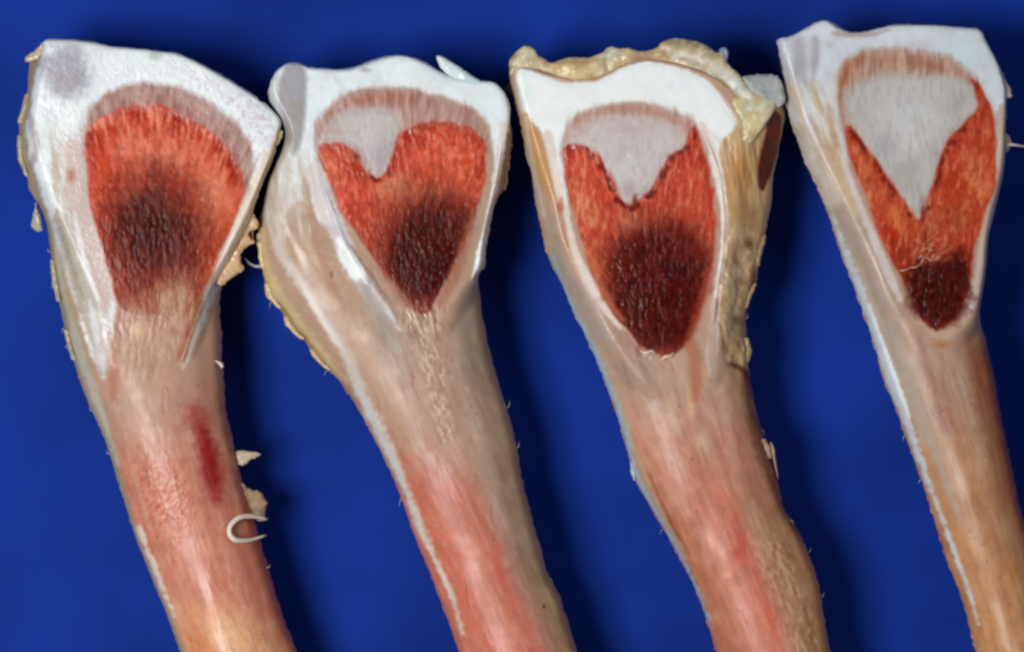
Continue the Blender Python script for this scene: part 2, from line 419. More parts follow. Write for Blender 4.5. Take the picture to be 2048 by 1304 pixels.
# ------------------------------------------------------------------ bone: red to the top, hooked curl of tissue on the shaft
def bone_one():
    out = [(97,75),(141,77),(182,82),(217,90),(249,94),(290,97),(319,101),(352,104),(390,121),(434,144),(475,169),(521,200),
           (549,224),(560,242),(557,274),(547,306),(533,338),(516,386),(505,420),(494,452),(482,486),(462,520),(446,548),(436,580),(434,620),(437,664),
           (438,720),(442,770),(446,822),(459,877),(471,935),(488,994),(506,1052),(521,1106),(538,1160),(550,1202),(567,1252),
           (588,1304),(615,1380),(648,1462),(650,1484),(636,1502),(600,1512),(500,1512),(455,1502),(430,1486),(414,1464),(385,1390),(352,1304),(325,1231),(304,1181),(283,1127),(263,1077),(242,1010),(221,943),
           (200,877),(175,822),(152,765),(141,728),(126,678),(113,622),(102,576),(95,526),(89,482),(84,450),(66,406),(50,377),(44,352),(34,321),(29,283),
           (29,242),(38,216),(45,180),(48,134),(53,112),(70,98),(84,84)]
    face = [(97,70),(352,96),(440,138),(565,215),(572,250),(545,330),(500,440),(440,540),(408,590),(372,700),(330,720),(230,740),(208,690),(190,600),
            (150,520),(110,430),(75,340),(58,260),(72,170),(86,110)]
    f = Field(10, 50, 680, 1515, 11)
    A = f.axis(17)
    one = np.ones((f.h, f.w), np.float32)
    f.mix(one, 'c09680')
    # shaft: tan above, salmon pink below
    f.mix(sst(820, 1000, f.Y + 60 * f.n1) * .85, 'cf7c62')
    f.mix(sst(1180, 1290, f.Y + 40 * f.n1 - .35 * (f.X - 450)) * .8, 'e0a070')
    f.blob(420, 850, 60, 130, 'bb6a58', .5, -12)
    f.blob(250, 800, 70, 120, 'b99a84', .6)
    f.line([(468,760),(500,950),(560,1160),(640,1400)], 60, 'a8472e', 26, .55)
    f.blob(470, 1275, 80, 110, 'efbd8e', .85, -20)
    f.blob(392, 1272, 34, 56, 'd8743a', .7, -20)
    f.streak(sst(720, 900, f.Y), A, 7, 26, 'b05038', 'eab498', .26, 1, .5)
    # speckled red patch
    m = sst(1.0, .2, np.hypot((f.X - 330 - .2 * (f.Y - 990)) / 95, (f.Y - 1000) / 130))
    f.streak(m, f.axis(-30), 4.5, 8, 'b53f2b', 'eda68a', .55, 2, 1.5)
    f.base = f.sdf(out, 80)
    mottle(f, 700, A)
    # blood stain
    f.line([(382,815),(394,845),(398,860)], 34, 'a52c22', 24, .7, 12)
    f.line([(404,868),(416,915),(424,960),(430,1000)], [26,38,36,14], '9c140e', 18, .95, 9)
    # left edge: grey-yellow periosteum with a pale line
    f.line([(60,130),(38,260),(70,400),(100,560),(140,720),(175,810),(215,925),(258,1060),(300,1170),(352,1300)], [44,50,46,60,70,50,34,22,22,24], 'a89878', 8, .95, 6, False)
    f.line([(110,470),(112,560),(150,690),(190,800),(232,930)], [10,18,20,16,6], 'b9b3a8', 6, .8, 6, False)
    f.line([(80,420),(108,560),(135,680)], 12, '8b7a52', 6, .6)
    f.line([(236,820),(262,935),(300,1060)], 8, 'cfa088', 5, .6)
    f.line([(276,1062),(290,1100),(312,1150),(345,1235)], [14,9,13,4], 'e2d6cc', 5, .88, 7, False)
    f.line([(205,590),(232,720),(222,800)], 26, 'b86a58', 10, .6)
    # head: white cartilage all over
    head = [(97,70),(352,96),(440,138),(570,215),(570,250),(545,330),(516,386),(440,560),(372,726),(362,700),(400,580),(470,440),(490,350),(330,180),(200,200),(172,290),
            (182,420),(215,540),(232,600),(222,680),(205,760),(160,640),(122,520),(98,440),(66,340),(52,250),(66,160),(86,95)]
    mh = f.fill(head, 'e6ecee', 7, 1, 6)
    f.streak(mh * sst(420, 250, f.X) * sst(180, 330, f.Y), f.axis(8), 22, 90, 'b8a48e', 'eef0ee', .8, 3)
    f.streak(mh, f.axis(40), 24, 30, 'ccc8d2', 'eef6f4', .3, 31)
    f.blob(132, 142, 66, 80, 'a19fac', .92, 0, .3, .35)
    f.blob(128, 165, 44, 36, 'a79c9f', .7)
    f.blob(310, 112, 24, 14, 'b5bcb8', .8)
    f.blob(190, 100, 40, 22, 'd8d8da', .7)
    f.line([(70,112),(58,140),(52,190),(42,240)], 14, 'b09a6c', 5, .8)
    f.line([(56,220),(72,290),(62,330)], 16, 'a49a98', 6, .7)
    f.line([(150,300),(160,420),(185,520),(205,590)], 52, 'c8aca2', 14, .85, 8, False)
    f.line([(120,440),(150,540),(185,640),(205,740)], [30,44,36,20], 'b5aa9c', 10, .85, 8, False)
    f.line([(112,420),(140,520),(165,600)], [6,10,4], 'a89474', 4, .7)
    f.line([(150,430),(168,520),(196,600)], [6,14,6], 'e8e8ea', 4, .8)
    f.line([(140,540),(160,620),(190,700)], [4,9,4], 'b09a7c', 4, .6)
    f.line([(178,600),(195,680),(206,745)], 16, 'e4e2e2', 5, .9)
    f.blob(142, 352, 14, 24, 'a85436', .85)
    f.blob(142, 356, 4, 9, '8a2f18', .9)
    f.blob(144, 380, 22, 50, 'd2b8a4', .6)
    # freckles of the right shoulder
    fr = sst(-6, 8, f.sdf([(380,135),(470,175),(545,235),(535,300),(500,300),(450,205),(380,165)], 20))
    f.streak(fr, f.axis(35), 5, 5, 'c9a9bb', 'f4eef4', .75, 4)
    f.line([(558,262),(545,310),(505,410),(468,500)], [10,18,22,22], 'd9b38c', 5, .9, 4, False)
    f.line([(538,300),(500,390),(462,480),(425,560),(392,650),(368,730)], [12,14,16,14,12,6], 'eedcca', 4, .95, 4, False)
    f.line([(408,580),(380,660),(360,735)], 14, 'a85a3c', 5, .7)
    # growth plate
    plate = [(174,262),(182,228),(205,198),(234,181),(264,171),(293,169),(337,172),(381,187),(425,210),(463,239),(490,274),(505,310),(500,339),(486,372),
             (486,340),(457,304),(410,257),(352,225),(293,213),(234,222),(190,250)]
    plate_in = [(172,280),(182,228),(205,198),(234,181),(264,171),(293,169),(337,172),(381,187),(425,210),(463,239),(490,274),(505,310),(500,345),(484,392),
                (400,420),(220,420)]
    PU = f.polar(310, 740)
    mp = f.fill(plate_in, 'ae7c72', 11, 1, 4, 11 * vn(PU[0] / 4, PU[1] / 60, 76))
    f.line([(200,222),(234,196),(290,182),(350,188),(420,222),(475,275),(494,330)], 18, 'b2968a', 10, .6, 3, False)
    f.streak(mp, PU, 2.6, 44, '7c443c', 'd0ac9e', .5, 5, 0, 0.0)
    # spongy bone
    red = [(174,262),(188,245),(205,234),(234,222),(264,212),(293,212),(322,213),(352,225),(381,239),(410,257),(440,277),(457,304),(478,336),(487,364),(483,400),
           (470,440),(452,482),(434,517),(412,564),(392,605),(366,640),(330,632),(294,630),(262,625),(236,606),(222,556),(206,500),(190,444),(179,400),(173,333),(170,289)]
    jt = 9 * vn(PU[0] / 6, PU[1] / 60, 77) * sst(420, 300, f.Y)
    mr = f.fill(red, 'c8462c', 5, 1, 4, jt)
    mr = f.sdf(red, 40); msk = sst(-3, 4, mr)
    f.pores(msk, PU)
    band = msk * sst(58, 10, mr) * sst(380, 290, f.Y - .3 * (f.X - 300))
    f.mix(msk * sst(1, 0, np.hypot((f.X - 320) / 150, (f.Y - 305) / 75) + .2 * f.n1), 'e57f64')
    f.mix(msk * sst(1, 0, np.hypot((f.X - 430) / 85, (f.Y - 390) / 130) + .3 * f.n1), 'e68462')
    f.mix(msk * sst(1, 0, np.hypot((f.X - 210) / 45, (f.Y - 450) / 120) + .2 * f.n1) * .8, 'b8321c')
    f.mix(msk * sst(30, 0, mr) * sst(320, 250, f.Y - .35 * (f.X - 300)) * .75, 'bb3522')
    f.streak(msk * sst(380, 260, f.Y - .25 * (f.X - 300)), PU, 3.4, 30, 'ab2c18', 'ec9272', .55, 6, .5)
    f.streak(band, PU, 2.4, 34, '962414', 'e88a6a', 1.0, 15, .6, 0.0)
    f.streak(msk, PU, 5.5, 26, 'a83a22', 'f0a084', .26, 7, .5)
    f.mix(msk * sst(1.5, .5, ell(f, 308, 495, 108, 132, .03, .3)) * .6, '8c321e')
    rg_ = msk * sst(1.55, .7, ell(f, 308, 480, 112, 140, 0, .25))
    f.mix(rg_ * .45, '98402a')
    f.streak(rg_, PU, 5, 60, '5a1a10', 'd87652', .24, 44, .3)
    f.mix(msk * sst(1.2, .05, np.hypot((f.X - 312 - .05 * (f.Y - 460)) / 125, (f.Y - 478) / 160) + .1 * f.n1 + .1 * f.n2), '54170f')
    f.blob(296, 458, 100, 105, '3e0a06', .85, 0, .25)
    f.mix(msk * sst(520, 620, f.Y + 40 * f.n1) * .75, '8e3a28')
    f.streak(msk * sst(400, 470, f.Y), f.axis(-4), 3.6, 16, '3c0c0a', '9c4a36', .35, 8, 1)
    f.streak(msk * sst(1.2, .75, ell(f, 305, 440, 110, 120, 0, .2)), PU, 6, 40, '4a120c', 'b8543a', .2, 45, .3)
    f.line([(455,440),(430,510),(408,575)], 18, 'b04a26', 8, .75)
    f.line([(400,590),(376,650),(356,720)], 18, '9e4c2e', 7, .7)
    f.blob(352, 578, 56, 66, 'b4805e', .6, 20, .3, .1); f.blob(290, 612, 60, 46, 'b07458', .55, 0, .4, .1)
    # tan end of the marrow
    tn = [(236,640),(262,610),(300,640),(330,580),(375,590),(372,650),(352,730),(300,770),(240,770),(222,700)]
    mt = f.fill(tn, 'b88f74', 26, .95, 16, 26 * vn(f.X / 8, f.Y / 60, 5))
    f.streak(sst(570, 620, f.Y) * sst(720, 650, f.Y) * sst(-4, 6, f.sdf(tn, 40) + 10), f.axis(-4), 6, 34, '86382a', 'd0a484', .5, 16, .5)
    f.streak(f.sdf(tn, 40) .clip(0, 8) / 8, f.axis(-5), 5, 24, 'a06a50', 'dcb896', .35, 9, .4)
    f.blob(272, 660, 20, 26, 'eccaa2', .6)
    f.streak(mh, f.axis(20), 3, 6, 'd8d2ce', 'f4f6f6', .25, 10, .5)
    f.mix(f.pit * .16, '4a0e0a'); f.mix(f.strut * .16, 'e09078')
    e = bone(f, 'split_bone', 'split bone with all red domed marrow and a hooked curl of tissue on its shaft', out, face, 122, (330, 800))
    inlay(f, 'growth_plate', plate_in, 1.6, M_CART, e)
    so = inlay(f, 'spongy_bone', red, 2.0, M_SPONGE, e, jit=jt)
    core = [(300,340),(360,372),(392,430),(395,490),(370,540),(330,560),(285,560),(250,520),(236,460),(240,400),(262,356)]
    inlay(f, 'dark_marrow', core, 2.8, M_SPONGE, e, 12)
    cap = [(100,82),(352,108),(434,150),(545,232),(550,260),(536,318),(505,340),(505,305),(463,236),(381,182),(293,164),(234,176),(180,225),(168,290),(176,400),
           (165,430),(125,430),(92,350),(62,270),(74,170),(88,110)]
    inlay(f, 'cartilage_cap', cap, 1.0, M_CART, e)
    lip = [(532,318),(541,322),(505,405),(468,490),(425,575),(392,655),(370,720),(362,716),(388,640),(420,560),(460,470),(500,385)]
    inlay(f, 'cortical_rim', lip, 11, M_BONE, e, 2, 10)
    fl = flap('fat_scrap', [(505,425),(515,450),(494,468),(508,484),(488,496),(478,520),(486,540),(462,556),(440,572),(434,560),(452,525),(476,480),(496,430)], -35, (-.15, 0), 'dcb890', M_FAT, e, 21, 8, 'c09468')
    fl['label'] = 'ragged cream scrap of fat on the right edge'
    flap('tissue_shred', [(466,905),(488,904),(517,911),(500,922),(482,934),(470,928)], -95, (-.2, 0), 'c9b49a', M_FAT, e, 22, 6)
    fl = flap('tissue_shred', [(478,968),(492,980),(512,986),(526,1000),(530,1012),(524,1030),(526,1044),(500,1040),(482,1010)], -95, (-.25, 0), 'c2ab92', M_FAT, e, 23, 6, 'a38468')
    fl = strand('tissue_curl', [(531,1041,-60),(505,1034,-38),(480,1035,-18),(463,1048,-8),(458,1064,-6),(468,1079,-10),(495,1082,-30),(529,1073,-60)], [3,5.5,6.5,6,6,6.5,5,2], 'e2d4c4', M_FAT, e)
    fl['label'] = 'cream curl of tissue shaped like a hook'
    flap('tissue_shred', [(66,404),(74,430),(80,458),(68,462),(56,448),(60,425)], -60, (.2, 0), 'a9a890', M_FAT, e, 24, 6)
    flap('tissue_shred', [(86,84),(66,98),(46,112),(50,122),(70,118),(84,108)], -25, (.3, 0), 'bcae8e', M_FAT, e, 25, 5)
    flap('tissue_shred', [(548,262),(564,262),(562,274),(552,292),(542,300)], -20, (-.3, 0), 'e6d4a4', M_FAT, e, 26, 5)
    strand('fibre', [(428,722,-60),(438,728,-50),(442,736,-48)], [2,4,3], 'e6d6d0', M_FAT, e)
    fuzz(f, e, out, [(655,-1),(690,-1),(570,-1),(826,-1),(505,-1),(910,-1),(724,1),(1140,1),(970,1)], 'b8ac9a')
    scraps(f, e, out, [(215,-1,60,6),(310,-1,80,6),(560,-1,80,5),(690,-1,60,5)], 'aca084', '9a9280')
    return e
bone_one()

# ------------------------------------------------------------------ bone: small off-centre grey notch, upstanding sliver
def bone_two():
    out = [(535,178),(545,153),(557,136),(574,125),(592,123),(606,128),(620,134),(653,136),(694,136),(718,128),(741,118),(771,111),(800,109),(829,114),(853,124),
           (870,136),(891,149),(920,156),(958,161),(984,162),(1002,175),(1014,194),(1020,221),(1019,255),(1020,290),(1012,330),(1008,375),(994,400),(984,430),(979,460),
           (972,493),(971,531),(957,550),(958,586),(964,627),(973,674),(987,733),(999,774),(1014,820),(1034,893),(1042,952),(1059,1019),(1080,1094),(1096,1152),
           (1121,1198),(1134,1240),(1155,1304),(1190,1390),(1216,1462),(1218,1484),(1204,1502),(1170,1512),(1060,1512),(1020,1500),(996,1478),(975,1440),(943,1370),(915,1304),(900,1261),(884,1219),(859,1152),(834,1094),(813,1035),(788,969),
           (763,914),(729,848),(700,798),(677,765),(647,736),(624,712),(606,683),(577,657),(560,625),(539,598),(527,569),(519,534),(514,499),(511,469),(516,435),(524,402),
           (535,358),(549,329),(562,295),(567,262),(560,240),(545,215),(536,200)]
    face = [(535,178),(560,125),(606,120),(700,130),(800,100),(880,130),(960,150),(1010,165),(1030,230),(1016,300),(1000,370),(975,470),(965,540),(930,590),(880,660),(830,720),(780,700),
            (740,640),(690,600),(640,560),(580,480),(545,420),(550,340),(575,270)]
    f = Field(490, 85, 1245, 1515, 22)
    one = np.ones((f.h, f.w), np.float32); A = f.axis(24)
    f.mix(one, 'b8967f')
    ctr = np.interp(f.Y, [600, 760, 900, 1050, 1150, 1300, 1500], [850, 850, 885, 930, 965, 1030, 1120])
    u = f.X - ctr
    f.mix(sst(820, 1000, f.Y + 60 * f.n1) * sst(-150, -60, u) * sst(95, -40, u + 40 * f.n1 - .25 * (f.Y - 950)) * .95, 'c2624e')
    f.mix(sst(930, 1060, f.Y + 50 * f.n1) * sst(90, 20, u) * .9, 'cc7058')
    f.mix(sst(1040, 1120, f.Y) * sst(22, 4, np.abs(u - 40)) * .7, 'cc6454')
    f.mix(sst(1060, 1140, f.Y) * sst(24, 6, np.abs(u + 45 - .05 * (f.Y - 1150))) * .6, 'cf6450')
    f.mix(sst(1060, 1130, f.Y) * sst(20, 2, np.abs(u + 2)) * .4, 'd68a74')  # faint highlight along the middle of the shaft, painted as a paler pink band
    f.mix(sst(30, 100, u) * .7, 'ab9078')
    f.mix(sst(78, 110, u) * sst(1100, 1180, f.Y) * .7, 'b08c64')
    f.blob(770, 700, 50, 90, 'a89890', .6, -25)
    f.blob(945, 720, 40, 120, 'a39084', .6, -12)
    f.blob(800, 850, 40, 90, 'ab7862', .6, -20)
    f.streak(one * sst(600, 700, f.Y), A, 7, 40, '94705c', 'd4b8a2', .24, 1, .35)
    f.base = f.sdf(out, 80)
    mottle(f, 650, A)
    f.blob(1088, 1215, 5, 6, '3a2218', .9); f.blob(952, 828, 4, 5, '4a3226', .8)
    # trail of marrow threads down the middle, its wet glints painted as pale flecks
    tr = sst(1, .1, np.abs(f.X - np.interp(f.Y, [620, 740, 820, 900], [835, 870, 885, 900])) / np.interp(f.Y, [600, 700, 800, 910], [70, 45, 34, 22])) * sst(590, 640, f.Y) * sst(920, 850, f.Y)
    f.streak(tr, f.axis(20), 5, 9, 'a07c66', 'ead4ba', .65, 2, 1.0)
    # left: fat, pale stripe, tan
    f.line([(530,330),(516,420),(512,490),(530,560),(570,625),(625,690),(690,765)], [18,26,34,44,40,26,8], 'c8b088', 7, 1, 8, False)
    f.line([(521,460),(522,520),(545,580)], 16, 'd8b880', 6, .7)
    f.line([(552,600),(600,670),(650,725)], 9, '9c7c4c', 5, .7)
    f.line([(545,370),(548,440),(560,500),(600,560),(645,625),(694,710),(726,790),(767,878),(800,953),(835,1044),(876,1132),(902,1190),(925,1270)],
           [26,26,24,26,28,26,20,22,14,17,9,9,4], 'd2c8c0', 7, .92, 8, False)
    f.line([(600,560),(640,630),(690,705)], 14, 'eae6e2', 5, .9)
    f.line([(708,770),(740,840),(790,940),(830,1035)], [6,11,8,10,3], 'c4ced2', 6, .8, 6)
    f.line([(833,1046),(875,1136),(905,1200)], 6, 'd6c8c2', 3, .9)
    f.line([(720,800),(760,900),(810,1030),(865,1165),(910,1280)], [4,5,6,7,4], '8c6a54', 3, .7, 3, False) if False else None
    f.line([(575,400),(600,480),(650,560),(690,640),(740,720),(780,800),(830,900)], [40,60,56,50,40,30,8], 'bf9a80', 26, .95, 9, False)
    f.line([(620,390),(630,470),(660,560),(690,620)], [8,16,14,6], 'b58468', 6, .7)
    f.line([(596,420),(612,480),(640,540)], 12, 'cfb596', 5, .7)
    f.blob(663, 550, 6, 14, '7c4e3c', .8); f.blob(655, 575, 16, 30, 'b07a5c', .6)
    # head
    head = [(535,178),(560,120),(606,118),(700,128),(800,98),(880,128),(960,150),(1015,165),(1032,230),(1025,290),(1003,320),(990,330),(965,230),(830,180),(700,185),(640,250),(632,300),
            (640,360),(665,430),(650,450),(600,400),(560,440),(530,430),(540,370),(572,280)]
    mh = f.fill(head, 'e6edf0', 7, 1, 5)
    f.streak(mh, f.axis(30), 24, 30, 'ccccd2', 'f0f8f8', .3, 31, .4)
    f.fill([(566,142),(580,130),(604,132),(612,150),(612,210),(606,270),(590,310),(574,300),(568,270),(560,225),(556,180)], 'a5a2a6', 7, .95, 3)
    f.line([(592,215),(588,250),(580,290)], [30,30,20], 'a39a90', 10, .8)
    f.line([(556,150),(546,190),(552,225)], 12, 'c6cac6', 5, .8)
    f.blob(730, 140, 18, 8, 'aaa89c', .7)
    f.blob(890, 165, 40, 14, 'cfdcdc', .5, 30)
    f.line([(570,300),(562,350),(552,410),(548,450)], [30,44,36,22], 'ccc4ba', 10, .9, 5, False)
    f.line([(606,300),(604,350),(600,400)], 22, 'd6d0ca', 8, .9)
    f.line([(625,330),(634,390),(650,440),(680,490)], [10,14,16,14], 'dcc8c2', 6, .9)
    f.line([(612,340),(618,400),(632,440)], 8, 'b98a6c', 4, .8)
    f.blob(585, 415, 40, 60, 'cdbcae', .75, 0, .4); f.blob(560, 470, 22, 60, 'd2c6ba', .6, 0, .4)
    mw = sst(-30, 10, f.sdf([(545,330),(600,310),(630,360),(640,430),(600,470),(560,470),(535,430)], 60))
    f.streak(mw, f.axis(8), 9, 60, 'bfa68c', 'e0deda', .7, 71)
    # cortex beside the marrow
    f.line([(640,330),(655,390),(672,440),(690,500),(712,545),(745,590),(775,625),(800,660)], [10,16,26,32,34,26,18,6], 'd2c8cc', 8, 1, 7, False)
    f.line([(678,480),(692,512),(715,545),(728,565)], [10,28,32,12], 'f4f7f5', 5, 1)  # glint on the tilted inner wall, painted in near-white over the cortex
    f.line([(725,565),(750,620),(790,690)], [14,30,24], 'aaa096', 10, .8)
    f.line([(1008,250),(1000,310),(990,370),(978,430),(966,490),(955,540),(946,570)], [14,16,14,13,18,20,6], 'e6d6d0', 4, 1, 3, False)
    f.line([(967,470),(960,505),(954,540)], [8,14,8], 'eef2f0', 3, 1)
    f.line([(952,555),(935,600),(925,650)], [14,22,14], 'b09c90', 8, .7)
    f.line([(1019,270),(1013,330),(1006,385)], [12,12,8], '9c7c5c', 4, .9, 3, False)
    # growth plate
    plate = [(640,300),(633,262),(642,238),(659,215),(683,197),(712,187),(753,181),(791,180),(829,181),(856,194),(885,203),(923,212),(952,227),(964,244),(973,275),(960,320),(820,340),(720,340)]
    jp = 14 * vn(f.X / 6, f.Y / 60, 78)
    mp = f.fill(plate, 'b88e84', 13, 1, 4, jp)
    PU = f.polar(800, 640)
    f.line([(700,205),(750,196),(800,197),(830,205)], 14, 'bb7a64', 6, .8)
    f.streak(mp, PU, 3.4, 40, '8a5444', 'dcbaac', .5, 5, 0, 0.0)
    plug = [(636,285),(648,262),(662,245),(683,227),(709,218),(753,216),(788,222),(799,240),(794,262),(786,300),(770,338),(753,354),(738,337),(719,305),(694,284),(665,284)]
    mpl = f.fill(plug, 'c8bebb', 15, 1, 5, 9 * vn(f.X / 6, f.Y / 11, 51))
    f.blob(760, 310, 26, 60, 'b3a2ae', .7); f.blob(668, 262, 28, 20, 'b8938a', .6); f.blob(735, 262, 46, 60, 'd2cac8', .8)
    f.streak(mpl, f.axis(0), 4, 14, 'a39490', 'c8c0c2', .3, 6)
    red = [(638,292),(665,286),(689,291),(709,303),(718,320),(735,344),(756,355),(776,341),(786,310),(795,280),(806,268),(829,253),(856,244),(894,244),(929,253),(955,268),(970,291),
           (972,329),(966,373),(957,417),(943,460),(926,500),(908,535),(888,568),(876,592),(862,618),(848,628),(828,620),(808,602),(790,572),(768,545),(748,516),(728,488),(708,458),(692,436),(677,411),(662,370),(648,329)]
    jt = 8 * vn(PU[0] / 6, PU[1] / 60, 79) * sst(420, 340, f.Y)
    msk = marrow(f, red, PU, jt)
    f.mix(msk * sst(1, 0, ell(f, 890, 310, 110, 75)), 'd9583e')
    f.mix(msk * sst(1, 0, ell(f, 925, 350, 40, 60)) * .7, 'e0603e')
    f.mix(msk * sst(1, 0, ell(f, 790, 375, 75, 45)), 'd98660')
    f.mix(msk * sst(1, 0, ell(f, 850, 390, 70, 40)) * .8, 'bf7650')
    f.mix(msk * sst(1, .2, ell(f, 660, 330, 30, 60, .3)) * .8, 'dc6a4c')
    f.mix(msk * sst(1, .2, ell(f, 735, 470, 40, 90, .5)) * .75, 'b83a24')
    f.blob(712, 312, 16, 10, '7c2418', .85, 30); f.blob(690, 296, 9, 7, '8c2c1c', .8); f.blob(778, 348, 6, 14, '8f3424', .8, -15); f.blob(838, 268, 9, 18, 'a83020', .8); f.blob(848, 258, 24, 6, '9c3424', .6)
    f.streak(msk, f.axis(6), 5, 14, 'a83a24', 'f2a688', .42, 7, .8)
    rg_ = msk * sst(1.55, .7, ell(f, 858, 490, 110, 120, 0, .25))
    f.mix(rg_ * .45, '98402a')
    f.streak(rg_, PU, 5, 60, '5a1a10', 'd87652', .24, 44, .3)
    f.mix(msk * sst(1.22, .2, ell(f, 855, 500, 118, 132, -.15, .12)), '521710')
    f.mix(msk * sst(1.0, .3, ell(f, 856, 510, 98, 112, -.15, .15)) * .9, '3e0a06')
    f.fill([(885,410),(925,430),(925,480),(908,520),(882,566),(858,606),(835,600),(805,566),(785,530),(790,480),(830,440)], '440c08', 34, .6, 18, 30 * vn(f.X / 9, f.Y / 30, 61))
    f.blob(905, 440, 50, 40, '5a2216', .6, 0, .3)
    f.streak(msk * sst(1.2, .75, ell(f, 865, 440, 100, 80, 0, .2)), PU, 6, 40, '4a120c', 'b8543a', .2, 45, .3)
    f.mix(msk * sst(560, 610, f.Y + 30 * f.n1) * .5, '5c2216')
    f.streak(msk * sst(1, .5, ell(f, 858, 500, 105, 125, -.2)), f.axis(0), 5, 9, '2a0604', '74281e', .4, 8, 1)
    f.line([(948,420),(930,490),(905,560),(880,610)], [10,22,24,14], 'a8684c', 8, .8, 4, False)
    f.line([(775,555),(800,590),(825,620)], [10,16,10], 'a8705a', 6, .7)
    tr2 = sst(1, .2, ell(f, 850, 640, 65, 60)) * sst(575, 610, f.Y)
    f.streak(tr2, f.axis(14), 4, 16, '6c3424', 'e4c6a8', .55, 12, .8)
    clot_edge(f, plug, red, 285)
    f.mix(f.pit * .16, '4a0e0a'); f.mix(f.strut * .16, 'e09078')
    e = bone(f, 'split_bone', 'split bone with a small grey notch left of centre above a heart of red marrow', out, face, 112, (850, 800))
    inlay(f, 'growth_plate', plate, 1.2, M_CART, e, jit=jp)
    inlay(f, 'spongy_bone', red, 1.9, M_SPONGE, e, jit=jt)
    inlay(f, 'cartilage_plug', plug, 2.2, M_CART, e)
    core = [(890,400),(930,420),(932,470),(915,520),(885,570),(860,605),(835,600),(805,570),(785,540),(775,500),(790,460),(835,425)]
    inlay(f, 'dark_marrow', core, 2.6, M_SPONGE, e, 12)
    cap = [(612,136),(653,141),(694,141),(720,134),(745,124),(800,115),(829,120),(850,130),(888,155),(950,166),(982,168),(1004,190),(1012,222),(1008,290),(992,325),(975,275),(960,240),(925,214),
           (858,194),(830,182),(753,180),(683,196),(642,237),(633,290),(628,330),(606,335),(602,280),(610,220)]
    inlay(f, 'cartilage_cap', cap, .9, M_CART, e)
    inlay(f, 'cartilage_knob', [(542,178),(550,155),(562,141),(592,129),(606,136),(606,200),(602,270),(585,300),(572,300),(572,262),(562,230),(545,200)], .9, M_CART, e)
    lip = [(1000,275),(1007,285),(996,360),(980,430),(969,490),(966,528),(948,560),(940,556),(955,500),(968,440),(985,370)]
    inlay(f, 'cortical_rim', lip, 11, M_BONE, e, 2, 10)
    rim = [(640,335),(655,380),(675,430),(700,485),(735,535),(770,585),(800,640),(785,645),(750,600),(712,560),(682,500),(665,440),(648,390)]
    inlay(f, 'cortical_rim', rim, 16, M_BONE, e, 3, 16)
    fl = flap('cartilage_sliver', [(872,114),(880,110),(896,119),(918,132),(942,149),(964,163),(955,170),(925,163),(905,156),(890,145),(880,133)], -6, (0, 0), 'dde8ea', M_CART, e, 31, 8, 'c4d2d6', rag=.3)
    fl['label'] = 'thin white sliver standing off the top edge'
    strand('fibre', [(518,532,-70),(505,531,-70),(494,525,-66),(486,515,-70)], [4,3.2,2.6,1.2], 'a8a4b0', M_FAT, e, 5, 4)
    flap('tissue_shred', [(1014,240),(1024,262),(1022,300),(1016,350),(1010,378),(1004,372),(1008,320),(1010,270)], -50, (-.3, 0), 'a48664', M_FAT, e, 32, 5)
    fuzz(f, e, out, [(790,-1),(740,-1),(640,-1),(600,-1),(1000,-1),(900,1),(1160,1),(820,1),(960,1)], 'bca88c')
    scraps(f, e, out, [(500,-1,70,6),(590,-1,50,8),(655,-1,44,8),(720,-1,40,7)], 'ccb48a', 'bfa67c')
    return e
bone_two()

